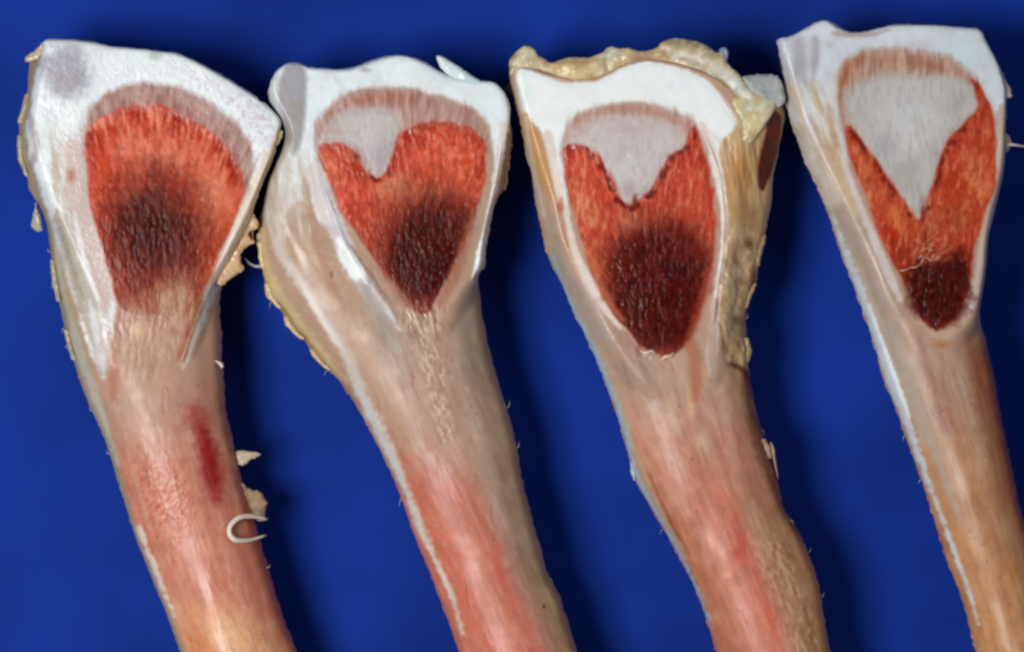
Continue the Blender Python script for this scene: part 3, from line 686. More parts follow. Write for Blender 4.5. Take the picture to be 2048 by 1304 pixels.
# ------------------------------------------------------------------ bone: fat left on its top and along its right side
def bone_three():
    out = [(1019,127),(1032,108),(1050,112),(1067,125),(1088,138),(1111,146),(1146,150),(1188,145),(1217,132),(1243,124),(1278,117),(1311,117),(1352,122),(1400,134),(1440,150),(1486,165),
           (1530,176),(1560,185),(1572,206),(1574,236),(1565,280),(1557,324),(1551,353),(1548,397),(1540,440),(1533,479),(1524,508),(1519,558),(1503,596),(1496,640),(1498,669),(1504,698),
           (1501,731),(1507,772),(1512,800),(1518,830),(1527,856),(1536,885),(1546,914),(1560,964),(1573,1019),(1594,1052),(1615,1094),(1628,1127),(1644,1177),(1653,1236),(1666,1304),
           (1690,1390),(1704,1462),(1706,1484),(1692,1502),(1660,1512),(1570,1512),(1530,1500),(1510,1474),(1490,1430),(1455,1350),(1435,1304),(1410,1227),(1389,1173),(1356,1110),(1323,1052),(1289,994),(1268,952),(1262,927),(1248,873),(1227,810),
           (1211,766),(1190,713),(1170,669),(1146,622),(1123,564),(1103,525),(1091,493),(1082,452),(1074,420),(1064,353),(1053,309),(1041,250),(1029,201),(1020,157)]
    face = [(1030,135),(1100,140),(1188,150),(1300,110),(1440,150),(1490,220),(1490,280),(1470,340),(1470,440),(1460,520),(1450,600),(1440,680),(1420,760),(1350,780),(1290,770),(1230,700),
            (1190,630),(1150,560),(1115,480),(1095,400),(1070,320),(1045,230)]
    f = Field(1000, 85, 1735, 1515, 33)
    one = np.ones((f.h, f.w), np.float32); A = f.axis(22)
    f.mix(one, 'c09a84')
    ctr = np.interp(f.Y, [600, 760, 900, 1050, 1150, 1300, 1500], [1340, 1360, 1400, 1455, 1495, 1545, 1610])
    u = f.X - ctr
    f.mix(sst(760, 900, f.Y + 60 * f.n1) * .75, 'c87e64')
    f.mix(sst(930, 1020, f.Y + 50 * f.n1) * sst(70, 10, np.abs(u + 10)) * .8, 'd07058')
    f.mix(sst(20, 60, u - .05 * (f.Y - 900)) * sst(940, 1080, f.Y + 40 * f.n1) * .9, 'b98a5e')
    f.mix(sst(980, 1060, f.Y) * sst(18, 3, np.abs(u - 14)) * .6, 'c9523e')
    f.mix(sst(1120, 1200, f.Y) * sst(14, 2, np.abs(u + 8 - .12 * (f.Y - 1150))) * .6, 'e68c6c')
    f.mix(sst(40, 100, -u) * sst(1000, 1060, f.Y) * .5, 'ad5a36')
    f.blob(1270, 740, 60, 110, 'a08674', .8, -25)
    f.blob(1255, 690, 36, 46, 'a57a6a', .6, -25)
    f.blob(1345, 830, 24, 60, 'cdb498', .75, -10); f.blob(1412, 890, 26, 60, 'cbae90', .8, -18); f.blob(1360, 920, 26, 40, 'c89a80', .6)
    f.blob(1470, 760, 30, 60, 'b88560', .7, -15)
    f.line([(1497,740),(1512,830),(1540,930),(1570,1010),(1605,1080)], [26,36,34,24,10], '6e3a1e', 10, .8, 6, False)
    f.streak(one * sst(640, 760, f.Y), A, 7, 44, '8c5a42', 'd8b496', .24, 1, .35)
    f.base = f.sdf(out, 80)
    mottle(f, 730, A)
    m = sst(8, 30, u - .05 * (f.Y - 900)) * sst(1040, 1100, f.Y) * sst(125, 90, u)
    f.streak(m, f.axis(20), 7, 12, '9c7048', 'd8b08c', .5, 2, 2)
    f.blob(1384, 800, 12, 46, 'e8bc94', .85, -4, .5); f.blob(1390, 770, 16, 30, 'c08058', .6)
    f.blob(1421, 1078, 12, 24, 'e0a084', .7, -20, .4); f.blob(1455, 1150, 16, 16, 'eaa68c', .7, 0, .5)
    f.blob(1475, 1105, 16, 26, 'bf4432', .7)
    # left membrane and tan cortex
    f.line([(1090,440),(1110,520),(1150,610),(1195,710),(1240,810),(1275,920)], [40,40,36,28,16,8], 'b3a08c', 8, .95, 5, False)
    f.line([(1112,470),(1135,540),(1175,620)], [8,10,6], 'a2886a', 5, .6)
    f.line([(1094,480),(1118,545),(1150,622),(1196,716),(1230,795),(1255,872),(1270,940),(1300,1000),(1345,1080),(1392,1170),(1425,1260)], [5,9,10,13,11,13,9,11,7,8,4], 'a9bfd6', 5, .88, 6, False)
    f.line([(1215,745),(1245,820),(1270,900),(1300,975)], 5, 'b8a878', 3, .8)
    f.line([(1272,915),(1300,985),(1345,1065),(1385,1140)], 8, 'a09c84', 4, .7)
    f.line([(1300,950),(1340,1040),(1380,1110)], [3,6,3], '7a4018', 4, .6)
    # head
    head = [(1035,140),(1067,143),(1111,160),(1146,165),(1188,162),(1217,150),(1243,132),(1278,122),(1311,122),(1352,134),(1396,150),(1425,173),(1455,210),(1475,245),(1480,268),(1463,290),(1439,304),
            (1448,360),(1456,430),(1446,440),(1430,360),(1400,262),(1369,234),(1300,208),(1234,208),(1164,227),(1128,275),(1126,330),(1140,430),(1128,430),(1110,360),(1098,300),(1080,262),(1052,235),(1040,190)]
    f.line([(1024,130),(1030,190),(1046,260),(1064,340),(1082,430),(1096,500)], [12,14,16,22,26,22], 'c9aa90', 5, .95, 4, False)
    mh = f.fill(head, 'f4f7f6', 6, 1, 4)
    f.blob(1050, 190, 22, 50, 'e0eeee', .7); f.blob(1355, 165, 40, 24, 'e2efee', .6)
    f.line([(1420,262),(1445,290),(1452,320)], 10, 'e4dede', 5, .6)
    f.line([(1050,235),(1066,270),(1080,320),(1098,370),(1108,400)], [14,30,30,22,8], 'c6945c', 6, .95, 4, False)
    f.line([(1052,236),(1058,290),(1070,350),(1088,430)], 8, 'd8c4b2', 4, .9, 2, False)
    f.line([(1095,270),(1110,340),(1122,400),(1135,450),(1150,510),(1175,560),(1205,610),(1240,655)], [20,18,16,16,20,22,18,8], 'e8d8cc', 4, 1, 3, False)
    f.blob(1120, 415, 12, 26, 'b8583e', .8); f.line([(1124,430),(1136,500),(1160,560)], [6,10,6], 'b57850', 5, .7)
    f.line([(1115,500),(1150,570),(1190,640),(1220,690)], [16,30,36,24], 'b4a094', 8, .85, 4, False)
    f.line([(1232,635),(1262,668),(1285,698),(1300,715)], [5,8,12,8], 'ddc0a8', 3, .95)
    # right rim and right side fat
    side = [(1440,300),(1475,250),(1480,200),(1440,160),(1480,150),(1560,180),(1580,240),(1565,330),(1550,410),(1530,500),(1520,560),(1500,640),(1500,740),(1460,730),(1435,640),(1444,520),(1452,430)]
    ms = f.fill(side, 'cba67a', 6, 1, 4)
    f.blob(1500, 235, 44, 60, 'd8c088', .9, 0); f.blob(1520, 190, 46, 30, 'cfd0ba', .9); f.blob(1550, 195, 28, 40, 'b9b2ac', .8)
    f.blob(1480, 345, 40, 70, 'c58a50', .9); f.blob(1470, 410, 30, 50, 'c09058', .8); f.blob(1500, 430, 26, 40, 'a8784a', .7)
    f.blob(1470, 540, 36, 70, 'b29c7e', .8); f.blob(1455, 560, 16, 40, 'c0a88c', .7); f.blob(1480, 660, 30, 70, 'a8886c', .8)
    f.streak(ms * sst(440, 480, f.Y), f.axis(10), 17, 24, '846444', 'd8c09c', .5, 3, 7)
    f.blob(1497, 488, 16, 20, '5a3c20', .8); f.blob(1508, 560, 12, 44, '6a4a30', .8); f.blob(1500, 640, 14, 40, '7a4e38', .7); f.line([(1462,728),(1490,742),(1510,770)], [8,12,8], '5c2c14', 6, .85)  # shade in the crevices and a diagonal shadow, painted into the tissue colour
    f.streak(ms * sst(440, 380, f.Y), f.axis(8), 8, 40, 'a06c3c', 'dcb888', .45, 33, 3)
    meat = [(1551,222),(1566,236),(1561,289),(1546,338),(1530,380),(1519,368),(1520,318),(1531,271),(1538,236)]
    f.fill(meat, '581208', 4, 1, 3)
    f.blob(1552, 262, 10, 26, '7a1c10', .7); f.streak(sst(-2, 4, f.sdf(meat, 20)), f.axis(14), 5, 30, '3c0e0a', '8a3424', .3, 34, 1)
    f.line([(1574,240),(1566,285),(1553,345),(1542,400),(1530,460)], [5,5,6,9,6], 'b8a890', 3, .95, 2, False)
    f.line([(1404,250),(1424,300),(1439,353),(1449,430),(1446,500),(1437,560),(1430,640),(1424,700),(1424,750)], [14,16,15,13,12,12,18,24,16], 'ead8ce', 4, 1, 3, False)
    f.line([(1434,600),(1424,680),(1428,760)], [10,22,22], 'b49684', 6, .8)
    # growth plate, plug, marrow
    plate = [(1127,320),(1124,294),(1129,271),(1141,247),(1164,227),(1199,215),(1234,209),(1264,206),(1299,209),(1337,218),(1369,233),(1388,250),(1400,277),(1410,320),(1300,400),(1200,380)]
    jp = 14 * vn(f.X / 6, f.Y / 60, 80)
    mp = f.fill(plate, 'c7a296', 13, 1, 3, jp)
    f.streak(mp, f.axis(0), 5, 44, '94604e', 'e2c6ba', .5, 5, 0, 0.0)
    f.line([(1200,226),(1265,220),(1330,232),(1375,255)], 16, 'bb8a76', 8, .7)
    plug = [(1138,285),(1146,266),(1166,248),(1195,238),(1233,231),(1290,236),(1340,250),(1370,276),(1366,296),(1340,311),(1322,338),(1302,376),(1280,400),(1260,412),(1240,398),(1229,370),(1214,340),(1199,316),(1176,296),(1155,292)]
    mpl = f.fill(plug, 'd0c4c1', 15, 1, 5, 9 * vn(f.X / 6, f.Y / 11, 52))
    f.blob(1255, 320, 70, 80, 'dfd8d7', .9)
    f.blob(1250, 300, 60, 60, 'c9c0c2', .6); f.blob(1262, 255, 70, 20, 'cbb2aa', .7); f.blob(1255, 380, 24, 30, 'b3a0a4', .7); f.blob(1258, 312, 8, 10, 'e6dedf', .8); f.blob(1160, 262, 26, 20, 'c8a096', .7)
    f.streak(mpl, f.axis(0), 5, 14, 'ab9c9c', 'd4cccc', .3, 6)
    PU = f.polar(1290, 640)
    red = [(1127,296),(1147,290),(1176,295),(1199,316),(1214,340),(1229,370),(1243,398),(1262,410),(1280,398),(1302,376),(1322,340),(1342,311),(1366,294),(1374,272),(1384,252),(1394,258),(1401,280),
           (1413,315),(1422,355),(1429,400),(1431,450),(1429,508),(1420,552),(1405,608),(1390,654),(1369,692),(1340,712),(1311,706),(1278,690),(1256,660),(1229,631),(1205,587),(1182,537),(1164,479),(1147,426),(1135,391),(1129,338)]
    jt = 8 * vn(PU[0] / 6, PU[1] / 60, 81) * sst(440, 380, f.Y)
    msk = marrow(f, red, PU, jt)
    f.mix(msk * sst(1, 0, ell(f, 1165, 340, 45, 70, .3)), 'd95a42')
    f.mix(msk * sst(1, 0, ell(f, 1170, 420, 45, 80, .3)), 'e0845a')
    f.mix(msk * sst(1, 0, ell(f, 1390, 360, 40, 90)) * .8, 'dc5f45')
    f.mix(msk * sst(1, .1, ell(f, 1345, 420, 50, 60)) * .7, 'c8452e')
    f.mix(msk * sst(1, .1, ell(f, 1265, 450, 60, 36)) * .8, 'd8826a')
    f.mix(msk * sst(1, .1, ell(f, 1190, 520, 30, 70, .35)) * .8, 'cf6a40')
    f.streak(msk, f.axis(-6), 5.5, 20, 'aa3422', 'f0a482', .5, 7, .9)
    for (x, y, a, b_) in [(1174,299,7,10),(1184,312,8,8),(1202,332,9,12),(1218,362,7,10),(1343,318,14,14),(1326,344,10,12),(1306,386,9,14),(1374,294,12,9),(1390,268,7,22),(1270,402,10,18),(1265,418,8,10)]:
        f.blob(x, y, a, b_, '7a1a12', .85, 0, .4)
    rg_ = msk * sst(1.55, .7, ell(f, 1316, 570, 120, 145, 0, .25))
    f.mix(rg_ * .45, '98402a')
    f.streak(rg_, PU, 5, 60, '5a1a10', 'd87652', .24, 44, .3)
    f.mix(msk * sst(1.18, .3, ell(f, 1316, 578, 128, 150, -.02, .14)), '4e120d')
    f.mix(msk * sst(1, .3, ell(f, 1322, 610, 105, 120, 0, .2)) * .9, '400a07')
    f.fill([(1235,500),(1262,490),(1290,470),(1340,456),(1390,476),(1412,520),(1402,580),(1380,640),(1350,692),(1322,698),(1285,676),(1250,630),(1228,570)], '4a0c08', 30, .7, 24, 34 * vn(f.X / 9, f.Y / 44, 62) + 18 * vn(f.X / 30, f.Y / 60, 63))
    f.blob(1265, 505, 40, 40, '4a140e', .6, 0, .3)
    f.streak(msk * sst(1, .6, ell(f, 1318, 565, 118, 140)), f.axis(0), 6, 10, '240404', '84302a', .5, 8, 1.2)
    f.streak(msk * sst(1.2, .75, ell(f, 1320, 500, 110, 90, 0, .2)), PU, 6, 40, '4a120c', 'b8543a', .2, 45, .3)
    f.line([(1420,540),(1405,600),(1388,650),(1372,690)], [14,16,16,10], 'a84a30', 7, .75, 4, False)
    f.line([(1185,530),(1210,590),(1245,640)], [10,14,8], 'c06a48', 6, .75)
    f.line([(1385,690),(1392,740),(1390,800)], [20,30,16], 'b06a48', 9, .7)
    clot_edge(f, plug, red, 288)
    f.mix(f.pit * .16, '4a0e0a'); f.mix(f.strut * .16, 'e09078')
    e = bone(f, 'split_bone', 'split bone with yellow fat along its right side and a wide white cap', out, face, 112, (1340, 800), rough=2.8)
    inlay(f, 'growth_plate', plate, 1.2, M_CART, e, jit=jp)
    inlay(f, 'spongy_bone', red, 1.9, M_SPONGE, e, jit=jt)
    inlay(f, 'cartilage_plug', plug, 2.2, M_CART, e)
    core = [(1240,500),(1280,465),(1330,452),(1385,470),(1415,510),(1405,570),(1385,630),(1355,690),(1325,695),(1285,675),(1250,630),(1225,570)]
    inlay(f, 'dark_marrow', core, 2.6, M_SPONGE, e, 12)
    inlay(f, 'cartilage_cap', head[:27] + [(1126,330),(1138,420),(1128,425),(1112,360),(1100,300),(1082,262),(1056,232),(1042,190)] if False else
          [(1040,148),(1067,148),(1111,166),(1146,170),(1188,167),(1217,155),(1243,138),(1278,128),(1311,128),(1352,139),(1396,155),(1425,178),(1452,214),(1472,248),(1475,266),(1460,286),(1436,298),
           (1420,300),(1400,262),(1369,234),(1300,208),(1234,208),(1164,227),(1128,275),(1126,330),(1140,430),(1128,430),(1110,360),(1098,300),(1080,262),(1055,235),(1044,190)], 1.0, M_CART, e)
    inlay(f, 'cortical_rim', [(1405,255),(1426,300),(1445,355),(1454,430),(1450,500),(1440,570),(1432,640),(1420,640),(1432,560),(1438,500),(1440,430),(1432,355),(1416,300)], 11, M_BONE, e, 2, 10)
    inlay(f, 'muscle_scrap', meat, 3.0, M_BONE, e, 2)
    def fringe(g):
        g.blob(1050, 118, 40, 34, 'cabfa2', .9); g.line([(1028,104),(1022,140)], 10, '9c8258', 5, .8)
        g.blob(1150, 140, 64, 32, 'dcc290', 1, 6, .2, .4); g.line([(1100,126),(1140,124),(1180,122),(1208,118)], 8, 'a87e4c', 4, .6); g.line([(1106,150),(1150,164),(1200,152),(1216,138)], 6, 'b89058', 4, .6)
        g.blob(1225, 108, 24, 18, 'bcbcae', .9); g.blob(1285, 116, 50, 16, 'a87e5e', .8); g.blob(1330, 108, 26, 14, 'a07a5a', .7)
        g.line([(1330,86),(1370,84),(1410,96),(1446,118)], 26, 'b0a484', 8, .9); g.line([(1345,80),(1390,88),(1420,98)], 8, '8a7c58', 4, .6); g.blob(1450, 112, 10, 16, '8c98ac', .8)
        g.line([(1338,106),(1380,116),(1424,138),(1470,166),(1500,196)], [10,22,26,28,16], 'dedad0', 6, .95); g.line([(1360,118),(1400,134),(1440,160),(1470,192),(1486,216)], 9, '9c8a66', 4, .7)
        g.line([(1350,112),(1400,126),(1446,150)], 5, 'b8a486', 3, .7); g.blob(1476, 174, 24, 16, 'd4e2de', .9, 30)
        g.blob(1508, 214, 36, 18, 'd4dcc4', .9); g.blob(1505, 250, 32, 34, 'dcc68c', .9); g.line([(1474,210),(1482,240),(1486,276)], 8, 'bca468', 4, .7); g.blob(1536, 206, 16, 20, 'b4b09c', .8)
        g.streak(np.ones((g.h, g.w), np.float32), g.axis(-60), 9, 22, 'a88e60', 'f2ead6', .3, 2, 1)
        g.R += -5 * sst(14, 0, np.abs(g.X - 1098 - .2 * (g.Y - 130))) - 5 * sst(12, 0, np.abs(g.X - 1216)) + 7 * sst(46, 0, np.hypot(g.X - 1150, (g.Y - 138) * 1.6))
    fl = flap('fat_fringe', [(1018,128),(1022,114),(1032,102),(1050,90),(1066,94),(1076,108),(1094,119),(1104,124),(1123,118),(1141,113),(1176,114),(1202,105),(1212,96),(1224,91),(1240,96),(1258,94),(1281,101),(1312,95),(1325,82),(1346,75),(1368,76),(1396,82),(1418,91),(1432,103),
        (1444,100),(1454,95),(1453,116),(1462,132),(1476,144),(1490,160),(1504,178),(1530,188),(1552,200),(1550,220),(1536,242),(1520,266),(1502,286),(1484,288),(1476,262),(1474,240),(1458,212),(1440,186),(1420,166),(1396,148),(1352,133),(1311,122),
        (1278,122),(1243,131),(1218,148),(1190,162),(1160,170),(1125,166),(1104,156),(1084,142),(1060,140),(1036,142),(1022,150)], -16, (0, .05), 'dac8a4', M_FAT, e, 41, 12, 'ccb488', 22, 20, fringe, .4)
    fl['label'] = 'ragged cream and brown fringe of fat along the top edge'
    flap('membrane', [(1486,156),(1498,149),(1528,147),(1556,150),(1562,162),(1569,180),(1572,200),(1560,212),(1536,206),(1512,192),(1496,176)], -16, (-.15, .1), 'a9adaf', M_FAT, e, 46, 10, 'c4c6ba', 14, 10)
    flap('fat_lump', [(1466,190),(1490,188),(1520,196),(1540,206),(1544,220),(1534,240),(1520,262),(1504,282),(1486,286),(1478,262),(1476,236),(1464,212)], -10, (-.1, 0), 'dcc890', M_FAT, e, 47, 8, 'cfc8a4', 20, 14)
    strand('membrane', [(1440,100,-20),(1450,98,-14),(1453,108,-14),(1451,124,-18)], [3,5,5,3], '8090b0', M_FAT, e, 5, 4)
    strand('fibre', [(1322,722,0),(1330,714,3),(1340,712,3),(1348,706,1)], [2,4.5,4,2], 'e0bc9c', M_FAT, e, 5, 4)
    strand('fibre', [(1280,700,0),(1290,706,2),(1304,702,2),(1310,708,0)], [2,4.5,4,2], 'd8bca4', M_FAT, e, 5, 4)
    strand('fibre', [(1545,886,-70),(1549,900,-62),(1552,920,-64),(1560,960,-72)], [2,4,3,1], 'a88c74', M_FAT, e, 5, 4)
    flap('tissue_shred', [(1262,920),(1268,930),(1274,946),(1272,962),(1265,955),(1262,938)], -70, (.2, 0), 'a8b0b4', M_FAT, e, 48, 4)
    fuzz(f, e, out, [(860,1),(920,1),(1040,1),(1110,1),(560,-1),(1060,-1),(1200,1),(640,1)], 'a08c74')
    scraps(f, e, out, [(500,1,60,6),(590,1,50,6),(700,1,50,6),(900,1,40,6)], 'b09478', '947858')
    return e
bone_three()

# ------------------------------------------------------------------ bone: slender, with the deep grey wedge
def bone_four():
    out = [(1556,77),(1583,71),(1606,58),(1630,44),(1650,39),(1668,43),(1688,58),(1712,63),(1747,58),(1785,48),(1829,48),(1873,49),(1917,53),(1960,57),(1974,82),(1990,111),(2004,140),(2014,168),
           (2015,196),(2015,225),(2013,263),(2014,304),(2011,342),(2003,380),(1991,432),(1979,476),(1976,526),(1971,569),(1963,613),(1966,640),(1976,672),(1985,709),(1997,760),(2004,805),(2021,891),
           (2034,948),(2049,1021),(2075,1110),(2108,1230),(2135,1310),(2176,1462),(2178,1484),(2166,1502),(2140,1512),(2070,1512),(2040,1502),(2024,1478),(2008,1440),(1980,1370),(1957,1304),(1946,1259),(1929,1198),(1899,1121),(1877,1051),(1856,982),(1830,913),(1795,812),
           (1772,760),(1758,706),(1746,666),(1729,619),(1711,566),(1694,526),(1679,482),(1665,438),(1648,396),(1636,366),(1621,336),(1612,313),(1597,275),(1586,243),(1573,196),(1569,152),(1560,108)]
    face = [(1556,72),(1606,50),(1650,30),(1690,50),(1790,40),(1965,50),(2010,140),(2020,220),(2010,340),(1985,440),(1975,540),(1960,620),(1935,660),(1890,690),(1840,690),(1800,640),(1770,590),(1740,520),
            (1700,440),(1665,370),(1630,300),(1600,230),(1575,150)]
    f = Field(1535, 15, 2205, 1515, 44)
    one = np.ones((f.h, f.w), np.float32); A = f.axis(18)
    f.mix(one, 'ba9680')
    ctr = np.interp(f.Y, [600, 760, 900, 1050, 1150, 1300, 1500], [1850, 1885, 1925, 1965, 1995, 2045, 2100])
    u = f.X - ctr
    f.mix(sst(780, 950, f.Y + 60 * f.n1) * .85, 'bc8456')
    f.mix(sst(1000, 1200, f.Y + 60 * f.n1) * .7, 'c88c58')
    f.mix(sst(30, 80, u) * sst(640, 720, f.Y) * .75, 'a0603c')
    f.mix(sst(60, 100, u) * sst(640, 760, f.Y) * .6, '8a3e1e')
    f.blob(1895, 840, 20, 40, 'a0664e', .6, -15); f.blob(1960, 790, 30, 60, 'a45c38', .6, -15); f.blob(2030, 1150, 20, 40, 'c07838', .7)
    f.blob(1885, 740, 40, 60, 'b08a74', .7)
    f.line([(1838,680),(1862,760),(1890,860)], [10,18,8], 'a0705e', 7, .6)
    f.streak(one * sst(640, 760, f.Y), A, 8, 60, '8a5c44', 'd0ac8c', .26, 1, .35)
    f.base = f.sdf(out, 80)
    mottle(f, 680, A)
    # left membrane: bluish white
    f.line([(1660,360),(1700,450),(1735,540),(1770,640),(1800,720),(1830,800),(1880,930),(1920,1040)], [30,50,56,50,40,26,16,8], 'b4a294', 10, .9, 5, False)
    f.line([(1690,420),(1730,520),(1772,620)], [10,20,14], 'b89a98', 7, .7)
    f.line([(1705,460),(1740,560),(1778,660),(1800,740)], [5,9,9,5], 'a39a80', 5, .7)
    f.line([(1626,330),(1655,390),(1682,468),(1704,532),(1735,610),(1762,690),(1787,765),(1814,835),(1846,925),(1875,1005),(1910,1100),(1940,1180),(1960,1250)],
           [8,6,9,12,17,15,22,17,13,7,8,5,3], 'cbd4de', 5, .92, 6, False)
    f.line([(1740,610),(1768,685),(1796,765),(1822,835)], [4,7,9,5], 'e6f2f4', 3, .9)
    f.line([(1800,745),(1826,820),(1850,890)], 5, 'b0a888', 3, .7)
    # head
    head = [(1550,72),(1606,50),(1650,30),(1690,50),(1790,40),(1965,50),(2010,130),(2025,200),(2000,230),(1980,215),(1945,152),(1900,118),(1800,100),(1718,108),(1678,148),(1672,200),(1690,300),(1680,330),(1640,260),(1600,250),(1570,180)]
    f.line([(1590,240),(1620,310),(1660,390)], [50,60,50], 'd2c4b4', 14, .9, 6, False)
    mh = f.fill(head, 'd3d8de', 16, 1, 9)
    f.streak(mh, f.axis(0), 20, 30, 'bfbec6', 'e4eef2', .4, 31, .5)
    f.blob(1925, 110, 60, 60, 'd0e2e8', .9); f.blob(1990, 175, 20, 26, 'd8e0e2', .8)
    f.line([(1598,85),(1600,140),(1612,180)], [24,30,20], 'b0acb0', 9, .8); f.line([(1632,80),(1630,120),(1626,160)], [14,16,8], 'a8a2a6', 7, .75)
    f.line([(1570,110),(1582,170),(1596,230)], [8,14,14], 'bcbac2', 6, .7)
    f.line([(1664,66),(1700,70),(1745,68),(1775,60)], [6,9,9,4], 'b8a09a', 4, .8)
    f.line([(1700,58),(1725,60),(1750,56)], 6, '8c6c64', 3, .8)
    f.line([(1678,130),(1664,190),(1672,250),(1684,320)], [16,20,18,14], 'dedad6', 6, .9)
    f.line([(1625,170),(1640,230),(1660,290),(1690,370),(1715,430)], [16,26,28,24,14], 'd2b894', 9, .85, 6, False)
    f.line([(1655,210),(1668,270),(1685,330)], [6,12,8], 'b98c64', 6, .6); f.blob(1660, 300, 16, 40, 'c09878', .7, -15)
    f.line([(1678,300),(1700,360),(1724,420),(1752,490),(1778,550),(1800,600)], [8,13,13,16,20,10], 'd8cac6', 4, .95, 3, False)
    f.line([(1618,310),(1640,350)], 6, 'dcdad4', 4, .8); f.blob(1600, 235, 24, 26, 'd8d4d4', .6)
    f.line([(2004,215),(2001,270),(2000,330),(1990,390),(1978,440),(1965,500),(1956,560),(1945,610),(1920,645)], [16,18,17,14,14,16,18,16,10], 'c2b0a2', 4, 1, 3, False)
    f.line([(1996,360),(1986,420),(1972,480)], 6, 'cdc4c4', 3, .8)
    f.line([(1838,640),(1870,668),(1905,664),(1935,630)], [12,14,16,12], 'c8a68c', 5, .85, 4)
    f.blob(1885, 690, 34, 16, 'b0703c', .7, 0, .5); f.blob(1942, 614, 6, 7, 'e2d4cc', .9); f.blob(1830, 620, 10, 14, 'c09a80', .7)
    f.line([(1588,200),(1612,270),(1640,345)], [50,46,30], 'cfc8c0', 22, .6, 9, False)
    mw = sst(-30, 10, f.sdf([(1572,170),(1640,190),(1668,300),(1660,370),(1636,345),(1600,260)], 60))
    f.streak(mw, f.axis(24), 9, 60, 'c4ac90', 'dededd', .75, 71)
    plate = [(1680,210),(1673,184),(1677,149),(1694,125),(1718,108),(1753,100),(1800,101),(1852,107),(1899,115),(1923,129),(1942,152),(1960,200),(1900,290),(1820,340),(1740,290)]
    jp = 14 * vn(f.X / 6, f.Y / 60, 82)
    mp = f.fill(plate, 'b8937f', 13, 1, 4, jp)
    f.line([(1684,170),(1697,136),(1726,118)], [12,22,20], 'b06a4a', 8, .85); f.line([(1750,122),(1800,120),(1850,128),(1890,138)], 16, 'b27a62', 8, .8)
    f.line([(1684,190),(1686,230),(1692,262)], [10,14,10], 'b48a80', 6, .8)
    f.blob(1829, 134, 3, 11, '6c4c40', .8); f.blob(1795, 138, 4, 8, '8c6858', .6); f.blob(1861, 132, 4, 8, '946a58', .6)
    f.streak(mp, f.axis(0), 5, 44, '8c5640', 'dab8a4', .5, 5, 0, 0.0)
    plug = [(1692,205),(1702,180),(1729,160),(1770,148),(1829,150),(1890,152),(1936,162),(1952,184),(1958,210),(1946,231),(1923,251),(1899,280),(1882,313),(1870,357),(1858,392),(1846,425),(1835,438),(1822,420),(1808,402),
            (1794,383),(1770,345),(1753,319),(1726,284),(1706,252),(1696,230)]
    mpl = f.fill(plug, 'c2bcb8', 15, 1, 5, 9 * vn(f.X / 6, f.Y / 11, 53))
    f.blob(1815, 240, 95, 110, 'd8d5d2', .9)
    f.blob(1815, 215, 60, 80, 'c2c2c5', .5); f.blob(1770, 290, 40, 50, 'aea6ac', .6); f.blob(1910, 210, 40, 40, 'b2aaa4', .6); f.blob(1820, 350, 40, 60, 'b2aaa0', .6); f.blob(1825, 256, 15, 4, 'd0d4d6', .8); f.blob(1846, 405, 14, 26, 'a47c78', .6)
    f.streak(mpl, f.axis(2), 5, 22, 'a29c98', 'ccc8c6', .35, 6)
    PU = f.polar(1860, 700)
    red = [(1690,262),(1700,252),(1710,262),(1726,284),(1753,319),(1770,345),(1794,383),(1808,402),(1822,422),(1836,440),(1848,424),(1858,392),(1870,357),(1882,313),(1899,280),(1923,251),(1946,231),(1959,212),(1952,184),(1944,160),
           (1952,164),(1970,190),(1984,219),(1990,254),(1991,313),(1985,386),(1975,410),(1962,453),(1948,497),(1941,555),(1931,601),(1910,637),(1886,657),(1863,654),(1838,628),(1823,590),(1804,555),(1788,530),(1775,502),(1752,453),(1734,397),(1712,348),(1697,298)]
    jt = 7 * vn(PU[0] / 6, PU[1] / 60, 83) * sst(460, 400, f.Y)
    msk = marrow(f, red, PU, jt)
    f.mix(msk * .75, 'b84628')
    f.mix(msk * sst(1, .1, ell(f, 1730, 350, 30, 80, .4)) * .8, 'cd6844'); f.mix(msk * sst(1, .1, ell(f, 1790, 440, 40, 50, .4)), 'd06a3c')
    f.mix(msk * sst(1, .1, ell(f, 1955, 350, 40, 80)), 'c8643a'); f.mix(msk * sst(1, .1, ell(f, 1905, 360, 30, 70)), 'b43c20'); f.mix(msk * sst(1, .1, ell(f, 1975, 240, 22, 60)) * .7, 'b44a34')
    f.mix(msk * sst(1, .1, ell(f, 1785, 475, 26, 60, .4)), 'b02c14'); f.mix(msk * sst(1, .1, ell(f, 1910, 440, 50, 50)), 'ac4a2c')
    f.mix(msk * sst(1, .1, ell(f, 1855, 460, 24, 50)) * .7, 'b86a48'); f.mix(msk * sst(460, 520, f.Y) * .7, '8c2a18')
    f.streak(msk, f.axis(-4), 6, 18, '982a14', 'e89668', .45, 7, .9)
    for (x, y, a, b_) in [(1708,272,8,14),(1728,300,8,12),(1750,328,9,12),(1768,355,8,14),(1928,258,10,10),(1908,284,9,14),(1893,306,8,12),(1880,340,7,18),(1872,375,7,20),(1846,430,8,26),(1895,422,12,16),(1955,172,6,20),(1850,470,6,22)]:
        f.blob(x, y, a, b_, '741a10', .8, 0, .4)
    core = [(1806,552),(1822,540),(1842,528),(1883,518),(1912,506),(1938,528),(1937,596),(1914,638),(1886,657),(1862,653),(1838,626),(1823,590)]
    f.fill(core, '440c08', 15, 1, 14)
    f.blob(1880, 600, 50, 60, '3a0806', .7)
    f.streak(sst(-6, 6, f.sdf(core, 20)), f.axis(0), 6, 10, '1e0504', '6c241e', .45, 8, 1.5)
    f.streak(sst(1, .3, ell(f, 1862, 500, 60, 40)), f.axis(-60), 4, 10, '7a2416', 'e0a888', .6, 9, 2)
    clot_edge(f, plug, red, 250)
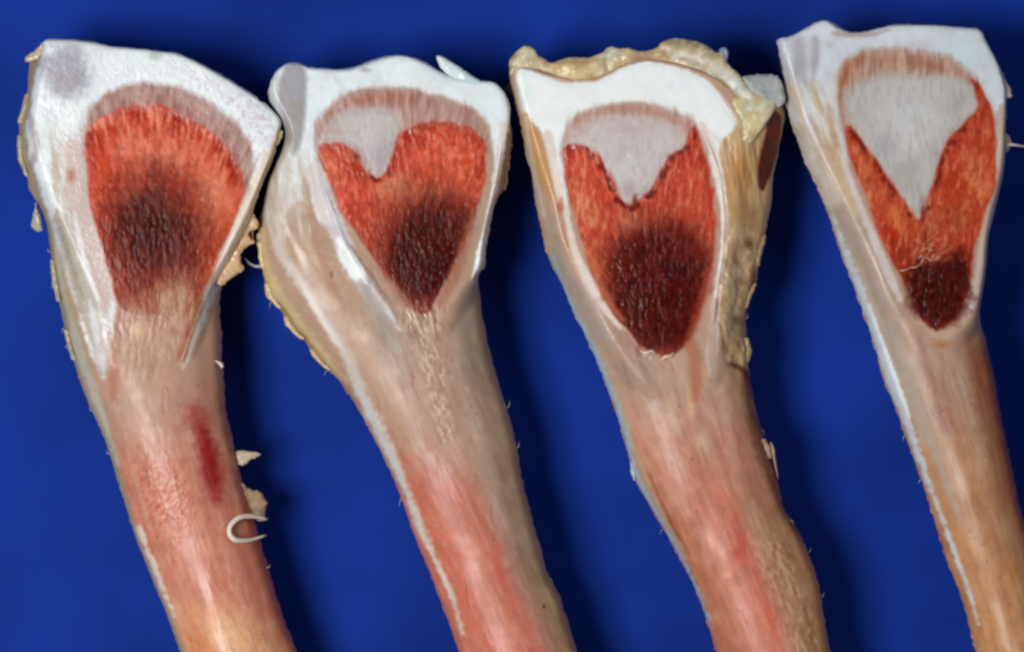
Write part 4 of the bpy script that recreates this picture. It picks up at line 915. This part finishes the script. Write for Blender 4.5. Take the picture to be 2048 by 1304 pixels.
    f.mix(f.pit * .16, '4a0e0a'); f.mix(f.strut * .16, 'e09078')
    e = bone(f, 'split_bone', 'slender split bone with the deepest grey wedge, its right edge free of neighbours', out, face, 98, (1860, 800))
    inlay(f, 'growth_plate', plate, 1.2, M_CART, e, jit=jp)
    inlay(f, 'spongy_bone', red, 1.9, M_SPONGE, e, jit=jt)
    inlay(f, 'cartilage_plug', plug, 2.2, M_CART, e)
    inlay(f, 'dark_marrow', core, 2.6, M_SPONGE, e, 8)
    inlay(f, 'cartilage_cap', [(1564,84),(1586,78),(1606,66),(1630,52),(1650,47),(1668,51),(1688,66),(1712,71),(1747,66),(1785,55),(1873,56),(1955,64),(1980,108),(1998,145),(2007,180),(2006,225),(1990,228),(1980,205),(1945,150),
          (1900,116),(1800,100),(1718,107),(1678,146),(1672,200),(1682,262),(1660,262),(1640,200),(1610,190),(1590,230),(1580,200),(1575,150)], .9, M_CART, e)
    inlay(f, 'cortical_rim', [(1996,232),(2008,240),(2004,330),(1990,400),(1974,470),(1966,540),(1952,610),(1925,648),(1922,640),(1940,595),(1952,530),(1958,470),(1980,400),(1994,330)], 2.2, M_BONE, e, 2)
    for a, b_, c in [((1797,541),(1808,541),(1822,535)),((1818,534),(1830,535),(1842,527)),((1840,530),(1846,520),(1850,512)),((1836,518),(1842,512),(1850,516)),((1852,514),(1862,521),(1872,518)),((1868,520),(1876,514),(1882,506)),((1856,506),(1862,500),(1870,500))]:
        strand('fibre', [(*a, 0), (*b_, 3), (*c, 0)], [1.0, 2.4, 1.0], 'c08c76', M_FAT, e, 4, 4)
    strand('fibre', [(2008,292,-30),(2022,288,-26),(2040,290,-28),(2075,294,-44)], [7,4,2.4,1.6], 'c6bcae', M_FAT, e, 5, 4)
    flap('tissue_shred', [(2008,262),(2018,266),(2026,280),(2024,292),(2016,304),(2008,300)], -30, (-.3, 0), 'b8a894', M_FAT, e, 51, 5)
    flap('tissue_shred', [(2006,146),(2016,160),(2022,176),(2027,190),(2014,196),(2010,180)], -24, (-.3, 0), 'c6b0b0', M_FAT, e, 52, 5)
    fuzz(f, e, out, [(700,-1),(640,-1),(870,-1),(960,-1),(600,-1),(900,1),(330,-1)], 'a8b0b4')
    return e
bone_four()
